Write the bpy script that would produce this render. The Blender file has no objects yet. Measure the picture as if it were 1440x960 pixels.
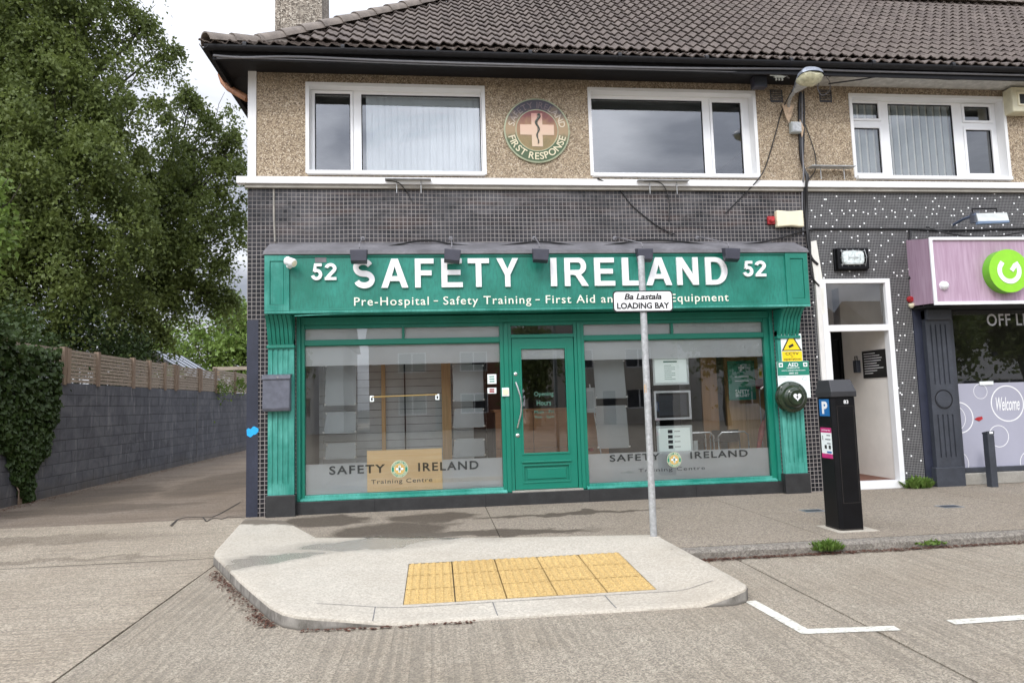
import bpy, bmesh, math, random
import numpy as np
from mathutils import Vector, Matrix
random.seed(7); rng = np.random.default_rng(7)
S = bpy.context.scene; COL = S.collection
R_ = math.radians

# ------------------------------------------------------------------ camera
CAMPOS = np.array([0.0, -10.21, 1.5]); FPX = 965.0
YAW, PITCH, ROLL = R_(6.451), R_(5.101), R_(-1.647)
def cam_axes():
    cy, sy, cp, sp = math.cos(YAW), math.sin(YAW), math.cos(PITCH), math.sin(PITCH)
    f = np.array([sy*cp, cy*cp, sp]); rt = np.array([cy, -sy, 0.0]); up = np.cross(rt, f)
    return rt*math.cos(ROLL)+up*math.sin(ROLL), -rt*math.sin(ROLL)+up*math.cos(ROLL), f
AX = cam_axes()
cd = bpy.data.cameras.new('camera'); cam = bpy.data.objects.new('camera', cd); COL.objects.link(cam); S.camera = cam
cd.sensor_width = 36; cd.lens = 36*FPX/1440; cd.clip_start = .05; cd.clip_end = 2000
r_, u_, f_ = [Vector(a) for a in AX]
M4 = Matrix((r_, u_, -f_)).transposed().to_4x4(); M4.translation = Vector(CAMPOS); cam.matrix_world = M4

# ------------------------------------------------------------------ world, sun, exposure
S.view_settings.view_transform = 'Standard'; S.view_settings.look = 'None'
S.view_settings.exposure = 0.12; S.view_settings.gamma = 1.0
SUN_EL, SUN_AZ = R_(43), R_(-24)          # azimuth measured from -Y (towards the camera side) to +X
sdir = Vector((math.sin(SUN_AZ)*math.cos(SUN_EL), -math.cos(SUN_AZ)*math.cos(SUN_EL), math.sin(SUN_EL)))
w = bpy.data.worlds.new('World'); S.world = w; w.use_nodes = True
nt = w.node_tree; nt.nodes.clear()
def WN(t, **k):
    n = nt.nodes.new(t)
    for a, b in k.items(): setattr(n, a, b)
    return n
sky = WN('ShaderNodeTexSky', sky_type='NISHITA', sun_disc=False)
sky.sun_elevation = SUN_EL; sky.sun_rotation = math.atan2(sdir.x, sdir.y)
tc = WN('ShaderNodeTexCoord'); sep = WN('ShaderNodeSeparateXYZ'); nt.links.new(tc.outputs['Generated'], sep.inputs[0])
# overcast sheet: cloud texture on a plane overhead (direction / height)
mz = WN('ShaderNodeMath', operation='MAXIMUM'); nt.links.new(sep.outputs['Z'], mz.inputs[0]); mz.inputs[1].default_value = 0.0
mz2 = WN('ShaderNodeMath', operation='ADD'); nt.links.new(mz.outputs[0], mz2.inputs[0]); mz2.inputs[1].default_value = .22
dv = WN('ShaderNodeVectorMath', operation='DIVIDE'); nt.links.new(tc.outputs['Generated'], dv.inputs[0])
cmb = WN('ShaderNodeCombineXYZ')
for i in range(3): nt.links.new(mz2.outputs[0], cmb.inputs[i])
nt.links.new(cmb.outputs[0], dv.inputs[1])
ns = WN('ShaderNodeTexNoise'); ns.inputs['Scale'].default_value = 1.7; ns.inputs['Detail'].default_value = 5; ns.inputs['Roughness'].default_value = .52
ns.inputs['Distortion'].default_value = .3
nt.links.new(dv.outputs[0], ns.inputs['Vector'])
cr = WN('ShaderNodeValToRGB')
cr.color_ramp.elements[0].position = .40; cr.color_ramp.elements[0].color = (4.6, 4.9, 5.7, 1)
cr.color_ramp.elements[1].position = .60; cr.color_ramp.elements[1].color = (11.2, 11.5, 12.4, 1)
nt.links.new(ns.outputs['Fac'], cr.inputs[0])
zr = WN('ShaderNodeMapRange'); nt.links.new(sep.outputs['Z'], zr.inputs[0])
zr.inputs[1].default_value = 0; zr.inputs[2].default_value = 1; zr.inputs[3].default_value = .62; zr.inputs[4].default_value = 1.75
sc_ = WN('ShaderNodeVectorMath', operation='SCALE'); nt.links.new(cr.outputs[0], sc_.inputs[0]); nt.links.new(zr.outputs[0], sc_.inputs[3])
# the cloud is brighter on the side where the sun stands behind it
dt = WN('ShaderNodeVectorMath', operation='DOT_PRODUCT'); nt.links.new(tc.outputs['Generated'], dt.inputs[0]); dt.inputs[1].default_value = sdir
gr_ = WN('ShaderNodeMapRange', interpolation_type='SMOOTHSTEP'); nt.links.new(dt.outputs['Value'], gr_.inputs[0]); gr_.inputs[1].default_value = .1; gr_.inputs[2].default_value = 1.0; gr_.inputs[3].default_value = 1.0; gr_.inputs[4].default_value = 2.6
sc2 = WN('ShaderNodeVectorMath', operation='SCALE'); nt.links.new(sc_.outputs[0], sc2.inputs[0]); nt.links.new(gr_.outputs[0], sc2.inputs[3]); sc_ = sc2
mx = WN('ShaderNodeMix', data_type='RGBA'); mx.inputs[0].default_value = .93
nt.links.new(sky.outputs[0], mx.inputs[6]); nt.links.new(sc_.outputs[0], mx.inputs[7])
bg = WN('ShaderNodeBackground'); bg.inputs[1].default_value = .1; nt.links.new(mx.outputs[2], bg.inputs[0])
ow = WN('ShaderNodeOutputWorld'); nt.links.new(bg.outputs[0], ow.inputs[0])
sl = bpy.data.lights.new('sun', 'SUN'); sl.energy = 1.5; sl.angle = R_(14); sl.color = (1, .965, .91)
so = bpy.data.objects.new('sun', sl); COL.objects.link(so); so.rotation_euler = sdir.to_track_quat('Z', 'Y').to_euler()

# ------------------------------------------------------------------ helpers
def ray(px, py):
    v = AX[0]*(px-720)+AX[1]*(480-py)+AX[2]*FPX
    return v/np.linalg.norm(v)
def at(px, py, y=0.0):                      # point of the vertical plane Y=y seen at a photo pixel
    v = ray(px, py); q = CAMPOS+v*((y-CAMPOS[1])/v[1]); return float(q[0]), float(q[2])
def atx(px, py, x):
    v = ray(px, py); q = CAMPOS+v*((x-CAMPOS[0])/v[0]); return float(q[1]), float(q[2])
def atz(px, py, z=0.0):
    v = ray(px, py); q = CAMPOS+v*((z-CAMPOS[2])/v[2]); return float(q[0]), float(q[1])
def rect(x0, y0, x1, y1, Y):                # photo rectangle -> upright world rectangle X0,X1,Z0,Z1
    mxp, myp = (x0+x1)/2, (y0+y1)/2
    return at(x0, myp, Y)[0], at(x1, myp, Y)[0], at(mxp, y1, Y)[1], at(mxp, y0, Y)[1]

class MB:
    def __init__(s): s.v = []; s.f = []; s.m = []
    def face(s, pts, m=0):
        i = len(s.v); s.v += [tuple(p) for p in pts]; s.f.append(tuple(range(i, i+len(pts)))); s.m.append(m); return s
    def box(s, x0, x1, y0, y1, z0, z1, m=0):
        if x0 > x1: x0, x1 = x1, x0
        if y0 > y1: y0, y1 = y1, y0
        if z0 > z1: z0, z1 = z1, z0
        i = len(s.v)
        s.v += [(x, y, z) for z in (z0, z1) for y in (y0, y1) for x in (x0, x1)]
        for f in ((0, 2, 3, 1), (4, 5, 7, 6), (0, 1, 5, 4), (2, 6, 7, 3), (0, 4, 6, 2), (1, 3, 7, 5)):
            s.f.append(tuple(i+k for k in f)); s.m.append(m)
        return s
    def prism(s, poly, d, m=0):             # poly: 3D points (planar), extruded by vector d
        n = len(poly); i = len(s.v); d = Vector(d)
        s.v += [tuple(p) for p in poly]+[tuple(Vector(p)+d) for p in poly]
        s.f.append(tuple(range(i+n-1, i-1, -1))); s.m.append(m); s.f.append(tuple(range(i+n, i+2*n))); s.m.append(m)
        for k in range(n):
            a, b = i+k, i+(k+1) % n; s.f.append((a, b, b+n, a+n)); s.m.append(m)
        return s
    def tube(s, pts, r, n=8, m=0, cap=True):
        pts = [Vector(p) for p in pts]; rings = []
        rr = r if isinstance(r, (list, tuple)) else [r]*len(pts)
        up = None
        for k, p in enumerate(pts):
            t = (pts[min(k+1, len(pts)-1)]-pts[max(k-1, 0)]).normalized()
            if up is None: up = t.orthogonal().normalized()
            up = (up-t*up.dot(t)); up = up.normalized() if up.length > 1e-6 else t.orthogonal().normalized()
            w_ = t.cross(up); i = len(s.v)
            for a in range(n):
                q = p+(up*math.cos(2*math.pi*a/n)+w_*math.sin(2*math.pi*a/n))*rr[k]; s.v.append(tuple(q))
            rings.append(i)
        for a, b in zip(rings, rings[1:]):
            for k in range(n):
                s.f.append((a+k, a+(k+1) % n, b+(k+1) % n, b+k)); s.m.append(m)
        if cap:
            s.f.append(tuple(rings[0]+k for k in reversed(range(n)))); s.m.append(m)
            s.f.append(tuple(rings[-1]+k for k in range(n))); s.m.append(m)
        return s
    def lathe(s, c, axis, prof, n=32, m=0):  # prof: (radius, height along axis)
        axis = Vector(axis).normalized(); u = axis.orthogonal().normalized(); v = axis.cross(u); c = Vector(c); rings = []
        for r, h in prof:
            i = len(s.v); rings.append(i)
            for k in range(n):
                a = 2*math.pi*k/n; s.v.append(tuple(c+axis*h+(u*math.cos(a)+v*math.sin(a))*r))
        for a, b in zip(rings, rings[1:]):
            for k in range(n):
                s.f.append((a+k, a+(k+1) % n, b+(k+1) % n, b+k)); s.m.append(m)
        s.f.append(tuple(rings[0]+k for k in reversed(range(n)))); s.m.append(m)
        s.f.append(tuple(rings[-1]+k for k in range(n))); s.m.append(m)
        return s
    def holes(s, x0, x1, z0, z1, hs, y0, y1, m=0):    # upright board with rectangular holes, front y0 back y1
        xs = sorted({x0, x1, *[h[0] for h in hs], *[h[1] for h in hs]}); zs = sorted({z0, z1, *[h[2] for h in hs], *[h[3] for h in hs]})
        xs = [x for x in xs if x0-1e-6 <= x <= x1+1e-6]; zs = [z for z in zs if z0-1e-6 <= z <= z1+1e-6]
        def solid(i, j):
            if i < 0 or j < 0 or i >= len(xs)-1 or j >= len(zs)-1: return False
            cx, cz = (xs[i]+xs[i+1])/2, (zs[j]+zs[j+1])/2
            return not any(h[0] < cx < h[1] and h[2] < cz < h[3] for h in hs)
        for i in range(len(xs)-1):
            for j in range(len(zs)-1):
                if not solid(i, j): continue
                a, b, c, d = xs[i], xs[i+1], zs[j], zs[j+1]
                s.face([(a, y0, c), (b, y0, c), (b, y0, d), (a, y0, d)], m); s.face([(b, y1, c), (a, y1, c), (a, y1, d), (b, y1, d)], m)
                if not solid(i-1, j): s.face([(a, y1, c), (a, y0, c), (a, y0, d), (a, y1, d)], m)
                if not solid(i+1, j): s.face([(b, y0, c), (b, y1, c), (b, y1, d), (b, y0, d)], m)
                if not solid(i, j-1): s.face([(a, y1, c), (b, y1, c), (b, y0, c), (a, y0, c)], m)
                if not solid(i, j+1): s.face([(a, y0, d), (b, y0, d), (b, y1, d), (a, y1, d)], m)
        return s
    def build(s, name, mats, parent=None, bevel=0, smooth=False, label=None, kind=None, merge=False):
        me = bpy.data.meshes.new(name)
        off = Vector((0, 0, 0)); p = parent
        while p is not None: off += p.location; p = p.parent
        vs = [(x-off.x, y-off.y, z-off.z) for x, y, z in s.v] if off.length else s.v
        me.from_pydata(vs, [], s.f)
        if not isinstance(mats, (list, tuple)): mats = [mats]
        for k in mats: me.materials.append(k)
        if len(mats) > 1: me.polygons.foreach_set('material_index', s.m)
        if merge or bevel or smooth:
            bm = bmesh.new(); bm.from_mesh(me); bmesh.ops.remove_doubles(bm, verts=bm.verts, dist=1e-5)
            if smooth:
                for f in bm.faces: f.smooth = True
                for e in bm.edges:
                    if len(e.link_faces) == 2 and e.calc_face_angle(0) > .6: e.smooth = False
            bm.to_mesh(me); bm.free()
        o = bpy.data.objects.new(name, me); COL.objects.link(o); o.parent = parent
        if bevel:
            b = o.modifiers.new('b', 'BEVEL'); b.width = bevel; b.segments = 2; b.limit_method = 'ANGLE'; b.angle_limit = R_(40); b.harden_normals = False
        if label: o['label'] = label
        if kind: o['kind'] = kind
        return o
def tag(o, label, cat, group=None):
    o['label'] = label; o['category'] = cat
    if group: o['group'] = group
    return o
def thing(name, label, cat, loc=(0, 0, 0), group=None):
    o = bpy.data.objects.new(name, None); o.empty_display_size = .1; COL.objects.link(o); o.location = loc
    return tag(o, label, cat, group)
def child(name, me, parent, off=(0, 0, 0), label=None):
    o = bpy.data.objects.new(name, me); COL.objects.link(o); o.parent = parent; o.location = off
    if label: o['label'] = label
    return o
def copy_tree(o, parent=None):
    c = o.copy(); COL.objects.link(c); c.parent = parent
    for ch in o.children: copy_tree(ch, c)
    return c
def box(name, x0, x1, y0, y1, z0, z1, mat, parent=None, bevel=0, label=None):
    return MB().box(x0, x1, y0, y1, z0, z1).build(name, mat, parent, bevel, label=label)

# ------------------------------------------------------------------ materials
class NT:
    def __init__(s, name):
        s.mat = bpy.data.materials.new(name); s.mat.use_nodes = True; s.t = s.mat.node_tree
        s.b = s.t.nodes['Principled BSDF']; s.out = s.t.nodes['Material Output']; s._tc = None
    def n(s, t, **k):
        q = s.t.nodes.new(t)
        for a, b in k.items(): setattr(q, a, b)
        return q
    def l(s, a, b): s.t.links.new(a, b)
    def co(s, kind='Object', scale=None):
        if s._tc is None: s._tc = s.n('ShaderNodeTexCoord')
        o = s._tc.outputs[kind]
        if scale is not None:
            m = s.n('ShaderNodeMapping'); m.inputs['Scale'].default_value = scale; s.l(o, m.inputs[0]); return m.outputs[0]
        return o
    def wco(s, scale=None):                       # true place in the world
        g = s.n('ShaderNodeNewGeometry').outputs['Position']
        if scale is not None:
            m = s.n('ShaderNodeMapping'); m.inputs['Scale'].default_value = scale; s.l(g, m.inputs[0]); return m.outputs[0]
        return g
    def noise(s, vec, scale, detail=3, rough=.5, dist=0):
        q = s.n('ShaderNodeTexNoise'); q.inputs['Scale'].default_value = scale; q.inputs['Detail'].default_value = detail
        q.inputs['Roughness'].default_value = rough; q.inputs['Distortion'].default_value = dist
        if vec is not None: s.l(vec, q.inputs['Vector'])
        return q.outputs['Fac']
    def voro(s, vec, scale, out='Distance'):
        q = s.n('ShaderNodeTexVoronoi'); q.inputs['Scale'].default_value = scale; s.l(vec, q.inputs['Vector']); return q.outputs[out]
    def m(s, op, a, b=None, c=None, clamp=False):
        q = s.n('ShaderNodeMath', operation=op); q.use_clamp = clamp
        for i, x in enumerate((a, b, c)):
            if x is None: continue
            if isinstance(x, (int, float)): q.inputs[i].default_value = x
            else: s.l(x, q.inputs[i])
        return q.outputs[0]
    def mr(s, a, f0, f1, t0=0, t1=1):
        q = s.n('ShaderNodeMapRange'); s.l(a, q.inputs[0])
        for i, x in enumerate((f0, f1, t0, t1)): q.inputs[i+1].default_value = x
        return q.outputs[0]
    def mix(s, fac, a, b):
        q = s.n('ShaderNodeMix', data_type='RGBA')
        if isinstance(fac, (int, float)): q.inputs[0].default_value = fac
        else: s.l(fac, q.inputs[0])
        for i, x in ((6, a), (7, b)):
            if isinstance(x, tuple): q.inputs[i].default_value = (*x[:3], 1)
            else: s.l(x, q.inputs[i])
        return q.outputs[2]
    def ramp(s, fac, els):
        q = s.n('ShaderNodeValToRGB'); e = q.color_ramp.elements
        while len(e) < len(els): e.new(.5)
        for k, (p, c) in enumerate(els): e[k].position = p; e[k].color = (*c, 1)
        s.l(fac, q.inputs[0]); return q.outputs[0]
    def xyz(s, v):
        q = s.n('ShaderNodeSeparateXYZ'); s.l(v, q.inputs[0]); return q.outputs
    def comb(s, *a):
        q = s.n('ShaderNodeCombineXYZ')
        for i, x in enumerate(a):
            if isinstance(x, (int, float)): q.inputs[i].default_value = x
            else: s.l(x, q.inputs[i])
        return q.outputs[0]
    def bump(s, h, strength=.3, dist=.01):
        q = s.n('ShaderNodeBump'); q.inputs['Strength'].default_value = strength; q.inputs['Distance'].default_value = dist
        s.l(h, q.inputs['Height']); s.l(q.outputs[0], s.b.inputs['Normal']); return q
    def set(s, col=None, rough=None, metal=None, spec=None):
        for nme, x in (('Base Color', col), ('Roughness', rough), ('Metallic', metal), ('Specular IOR Level', spec)):
            if x is None: continue
            i = s.b.inputs[nme]
            if isinstance(x, tuple): i.default_value = (*x[:3], 1)
            elif isinstance(x, (int, float)): i.default_value = x
            else: s.l(x, i)
        return s.mat
def plain(name, col, rough=.55, metal=0, var=.12, scale=9, bump=0, spec=None, fine=0):
    t = NT(name); v = t.wco()
    n1 = t.noise(v, scale, 4, .6)
    f = t.mr(n1, .3, .7)
    dark = tuple(c*(1-var) for c in col); lite = tuple(min(1, c*(1+var)) for c in col)
    c = t.mix(f, dark, lite)
    if fine:
        n2 = t.noise(v, fine, 2, .6); c = t.mix(t.mr(n2, .35, .65, 0, .5), c, tuple(k*.7 for k in col))
    if bump: t.bump(t.noise(v, fine or scale*8, 3), bump, .004)
    t.set(c, t.mr(n1, .2, .8, rough*.88, min(1, rough*1.12)), metal, spec)
    return t.mat

def painted(name, col, weather=.35, rough=.45, chip=(.55, .6, .58), streak=3.0, fade=None):
    """old gloss paint on timber: faded patches, fine vertical streaks, small chips"""
    t = NT(name); v = t.wco(); fade = fade or tuple(min(1, c*1.35+.05) for c in col)
    big = t.mr(t.noise(v, 1.6, 5, .65), .35, .7); st = t.mr(t.noise(t.wco((14, 14, streak)), 3.2, 4, .6), .42, .72)
    c = t.mix(t.m('MULTIPLY', big, weather), col, fade)
    c = t.mix(t.m('MULTIPLY', st, weather*.55), c, tuple(k*.62 for k in col))
    ch = t.mr(t.noise(v, 26, 5, .75), .70, .735)
    c = t.mix(t.m('MULTIPLY', ch, .5+weather*.5), c, chip)
    t.bump(t.noise(t.wco((30, 30, 4)), 3, 3), .14, .004)
    t.set(c, t.mr(big, 0, 1, rough, min(1, rough+.2)))
    return t.mat

M = {}
M['white'] = plain('white_paint', (.74, .74, .735), .5, var=.035, scale=3)
M['upvc'] = plain('white_plastic', (.80, .81, .82), .3, var=.03, scale=4)
M['black'] = plain('black_paint', (.012, .012, .014), .5, var=.3, fine=30, spec=.25)
M['black_gloss'] = plain('black_gloss_metal', (.005, .005, .006), .36, var=.3, scale=7, spec=.2, fine=60)
M['cable'] = plain('black_cable', (.012, .012, .013), .5)
M['greycable'] = plain('grey_cable', (.16, .16, .17), .55)
M['green'] = painted('green_paint', (.001, .16, .108), .5, fade=(.02, .26, .20))
M['green_new'] = painted('green_fresh_paint', (.0, .168, .108), .12, .32, fade=(.004, .21, .145))
M['green_old'] = painted('green_faded_paint', (.002, .185, .135), 1.0, .5, chip=(.5, .62, .58), streak=1.0, fade=(.10, .40, .33))
M['letter'] = plain('white_letter_acrylic', (.8, .8, .8), .35, var=.04, scale=6)
M['lead'] = plain('lead_flashing', (.17, .165, .175), .5, var=.35, scale=3.2, fine=25)
M['steel'] = plain('stainless_steel', (.62, .62, .6), .28, 1, var=.05)
M['galv'] = plain('galvanised_steel', (.46, .47, .47), .45, .4, var=.28, scale=24, fine=90)
M['lampgrey'] = plain('grey_floodlight', (.035, .035, .05), .42, var=.15)
M['cream'] = plain('cream_plastic', (.78, .72, .52), .4, var=.06)
M['red'] = plain('red_plastic', (.38, .02, .025), .4, var=.3, scale=12)
M['rust'] = plain('rusted_white_bracket', (.52, .38, .26), .7, var=.5, scale=14, fine=40)
M['clay'] = plain('brown_clay_pipe', (.36, .17, .09), .6, var=.3, scale=16)
M['slate'] = plain('dark_slate_paint', (.045, .05, .062), .42, var=.2, scale=5, fine=35)
M['navy'] = plain('dark_navy_paint', (.022, .026, .045), .45, var=.3, scale=2.2, fine=28)
M['base'] = plain('charcoal_plinth', (.024, .024, .024), .5, var=.3, scale=6, fine=40, bump=.2)
M['grey_box'] = plain('grey_post_box', (.10, .105, .13), .4, var=.2, scale=12)
M['mortar'] = plain('old_mortar', (.13, .13, .135), .9, var=.4, scale=5)
M['conc'] = plain('sill_concrete', (.33, .31, .27), .85, var=.2, scale=5, fine=60, bump=.3)
M['paper'] = plain('white_paper', (.78, .84, .82), .5, var=.02)
_t = NT('lit_light_panel'); _t.set((.7, .76, .74), .4); _t.b.inputs['Emission Color'].default_value = (.80, .92, .88, 1); _t.b.inputs['Emission Strength'].default_value = .32; M['litpanel'] = _t.mat
M['wood'] = None
M['ivory'] = plain('cream_wall', (.52, .48, .42), .8, var=.06, scale=3)
M['blue'] = plain('blue_print', (.01, .13, .36), .4, var=.1)
M['magenta'] = plain('magenta_print', (.5, .02, .16), .4, var=.1)
M['sprayblue'] = plain('blue_spray_paint', (.01, .36, .78), .5, var=.12)
M['yellow'] = plain('yellow_sign', (.85, .62, .01), .4, var=.04)
M['ink'] = plain('black_ink', (.012, .012, .012), .5)
M['greenprint'] = plain('green_print', (.01, .2, .13), .4, var=.05)
M['lime'] = plain('lime_green_acrylic', (.26, .62, .03), .3, var=.04)
M['limeside'] = plain('lime_green_side', (.14, .42, .02), .35, var=.05)
M['mat'] = plain('red_brown_floor', (.16, .07, .045), .8, var=.3, fine=60)
M['dark_int'] = plain('dark_interior', (.075, .072, .068), .8, var=.25, scale=2)
M['grey_int'] = plain('grey_interior', (.52, .54, .53), .7, var=.12, scale=2)
M['bark'] = plain('bark', (.06, .05, .038), .9, var=.35, scale=8, fine=40, bump=.4)
M['soil'] = plain('dark_joint_dirt', (.035, .03, .025), .95, var=.4, scale=30)

def wood(name, a, b, rough=.5, axis='z', sc=1.0):
    t = NT(name); s3 = {'z': (12, 12, .8), 'x': (.8, 12, 12)}[axis]
    n1 = t.noise(t.wco(tuple(k*sc for k in s3)), 2.2, 4, .6, .6)
    t.bump(n1, .08, .003)
    t.set(t.mix(t.mr(n1, .3, .7), a, b), rough); return t.mat
M['wood'] = wood('light_oak', (.56, .33, .13), (.72, .46, .22))
M['woodx'] = wood('light_oak_board', (.86, .62, .30), (.92, .72, .42), axis='x')
M['wood_d'] = wood('brown_desk_wood', (.42, .19, .08), (.52, .26, .12), axis='x')
M['pinkwood'] = wood('pink_wood_laminate', (.34, .215, .29), (.47, .34, .43), .4, 'z', 1.0)
M['fencewood'] = wood('weathered_fence_timber', (.22, .18, .14), (.46, .39, .31), .85, 'x')
M['postwood'] = wood('weathered_fence_post', (.17, .12, .085), (.34, .26, .19), .85, 'z')

def glass(name, refl=.10, tint=(.86, .9, .89), rough=0.0):
    t = NT(name); t.t.nodes.remove(t.b)
    tr = t.n('ShaderNodeBsdfTransparent'); tr.inputs[0].default_value = (*tint, 1)
    gl = t.n('ShaderNodeBsdfGlossy'); gl.inputs['Roughness'].default_value = rough; gl.inputs[0].default_value = (.95, .97, 1, 1)
    fr = t.n('ShaderNodeFresnel'); fr.inputs[0].default_value = 1.5
    
    f = t.m('MULTIPLY_ADD', fr.outputs[0], 1.3, refl-.05, clamp=True)
    mxs = t.n('ShaderNodeMixShader'); t.l(f, mxs.inputs[0]); t.l(tr.outputs[0], mxs.inputs[1]); t.l(gl.outputs[0], mxs.inputs[2])
    t.l(mxs.outputs[0], t.out.inputs[0]); return t.mat
M['glass'] = glass('window_glass', .135, (.95, .97, .96))
M['glass_up'] = glass('upper_window_glass', .175, (.94, .96, .96))
M['glass_side'] = glass('porch_glass', .07, (.9, .92, .9))
def film(name, col, op, rough=.6):
    t = NT(name); tr = t.n('ShaderNodeBsdfTransparent'); tr.inputs[0].default_value = (.96, .97, .97, 1)
    t.set(t.mix(t.mr(t.noise(t.wco(), 2.5, 3), .3, .7), tuple(c*.93 for c in col), col), rough)
    m_ = t.n('ShaderNodeMixShader'); m_.inputs[0].default_value = op
    t.l(tr.outputs[0], m_.inputs[1]); t.l(t.b.outputs[0], m_.inputs[2]); t.l(m_.outputs[0], t.out.inputs[0]); return t.mat
M['frost'] = film('frosted_film', (.86, .88, .88), .72)
M['acrylic'] = film('clear_acrylic', (.62, .66, .66), .42, .25)
M['frosttext'] = film('dark_frost_lettering', (.015, .015, .012), .48)
M['cutout'] = film('cut_out_lettering', (.06, .06, .06), .45)

def pebbledash():
    t = NT('pebbledash'); v = t.wco()
    cell = t.voro(v, 62, 'Color'); d = t.voro(v, 62)
    g = t.xyz(cell)[0]
    c = t.ramp(g, [(0, (.13, .095, .065)), (.2, (.27, .205, .135)), (.5, (.41, .325, .22)), (.8, (.52, .42, .295)), (1, (.68, .59, .46))])
    crev = t.mr(d, .45, .75)
    c = t.mix(t.m('MULTIPLY', crev, .55), c, (.16, .115, .08))
    big = t.mr(t.noise(v, 1.3, 5, .65), .4, .75)
    c = t.mix(t.m('MULTIPLY', big, .35), c, (.22, .18, .13))
    # shade just under the eaves, painted into the colour with a ragged streaky edge
    z = t.xyz(v)[2]; st = t.noise(t.wco((9, 9, 1.2)), 2.0, 3, .6)
    s = t.mr(t.m('ADD', z, t.m('MULTIPLY', st, .34)), 6.50, 6.78)
    c = t.mix(t.m('MULTIPLY', s, .62), c, (.06, .048, .04))
    t.bump(t.m('SUBTRACT', 1, d), .75, .012); t.set(c, .9); return t.mat
M['pebble'] = pebbledash()

def mosaic(name, p, g, tile_a, tile_b, grout, white=False, grime=0.6):
    """small ceramic mosaic on an upright wall: u runs along the wall, v up"""
    t = NT(name); x, y, z = t.xyz(t.wco()); u = t.m('DIVIDE', t.m('ADD', x, y), p); v = t.m('DIVIDE', z, p)
    if not white:                                     # sheets laid a little out of true
        w_ = t.m('MULTIPLY', t.m('SUBTRACT', t.noise(t.wco(), .9, 2), .5), .55); v = t.m('ADD', v, w_)
    fu, fv = t.m('FRACT', u), t.m('FRACT', v); cell = t.comb(t.m('FLOOR', u), t.m('FLOOR', v), 0)
    wn = t.n('ShaderNodeTexWhiteNoise'); t.l(cell, wn.inputs[0]); rnd = wn.outputs['Value']
    eu = t.m('MINIMUM', fu, t.m('SUBTRACT', 1, fu)); ev = t.m('MINIMUM', fv, t.m('SUBTRACT', 1, fv))
    e = t.m('MINIMUM', eu, ev); gm = t.mr(e, g*.8, g*1.25)          # 0 in the joint, 1 on the tile
    c = t.mix(rnd, tile_a, tile_b)
    gr = t.mix(t.mr(t.noise(t.wco(), 6, 3), .3, .7), tuple(k*.75 for k in grout), grout)
    if grime:
        big = t.mr(t.noise(t.wco((1, 1, 1.7)), 1.3, 5, .66, .6), .42, .62)
        hi = t.mr(z, 3.8, 4.3)                       # limewash bloom only on the weathered band above the shop sign
        if not white: big = t.m('MULTIPLY', big, hi)
        c = t.mix(t.m('MULTIPLY', big, grime), c, (.17, .165, .17)); gr = t.mix(t.m('MULTIPLY', big, grime*.6), gr, (.26, .25, .25))
        dk = t.mr(t.noise(t.wco((1, 1, 2.2)), 1.0, 5, .65), .47, .60)
        dk = t.m('MULTIPLY', dk, hi)
        wash = t.mr(t.noise(t.wco((.6, .6, 5)), 2, 3), .5, .7)
        c = t.mix(t.m('MULTIPLY', t.m('MULTIPLY', wash, hi), .4), c, (.11, .06, .04))
        gr = t.mix(t.m('MULTIPLY', dk, .6), gr, (.05, .05, .05)); c = t.mix(t.m('MULTIPLY', dk, .5), c, (.012, .012, .013))
        miss = t.m('MULTIPLY', t.m('GREATER_THAN', rnd, .80), t.m('MULTIPLY', dk, hi)); c = t.mix(miss, c, (.006, .006, .007))
    if white:
        K = 5.6; ui, vi_ = t.m('FLOOR', u), t.m('FLOOR', v); su, sv = t.m('FLOOR', t.m('DIVIDE', ui, K)), t.m('FLOOR', t.m('DIVIDE', vi_, K))
        w2 = t.n('ShaderNodeTexWhiteNoise'); t.l(t.comb(su, sv, 3.3), w2.inputs[0]); cc_ = t.xyz(w2.outputs['Color'])
        lu, lv = t.m('SUBTRACT', ui, t.m('CEIL', t.m('MULTIPLY', su, K))), t.m('SUBTRACT', vi_, t.m('CEIL', t.m('MULTIPLY', sv, K)))
        wm = t.m('MULTIPLY', t.m('COMPARE', lu, t.m('FLOOR', t.m('MULTIPLY', cc_[0], 5)), .1), t.m('COMPARE', lv, t.m('FLOOR', t.m('MULTIPLY', cc_[1], 5)), .1)); wm = t.m('MULTIPLY', wm, t.m('GREATER_THAN', cc_[2], .22)); c = t.mix(wm, c, (.85, .85, .84))
        edge = t.m('MULTIPLY', wm, t.mr(e, .02, .06)); gm = t.m('MAXIMUM', gm, edge)
    col = t.mix(gm, gr, c); t.bump(gm, .35, .003)
    t.set(col, t.mr(gm, 0, 1, .85, .26), spec=.28); return t.mat
M['mosaic'] = mosaic('black_mosaic', .0625, .07, (.010, .010, .012), (.026, .024, .028), (.28, .255, .24), grime=.40)
M['mosaic_fine'] = mosaic('fine_black_mosaic', .0262, .11, (.014, .014, .016), (.026, .025, .028), (.25, .245, .24), True, .0)
M['mosaic_low'] = M['mosaic']

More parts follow.
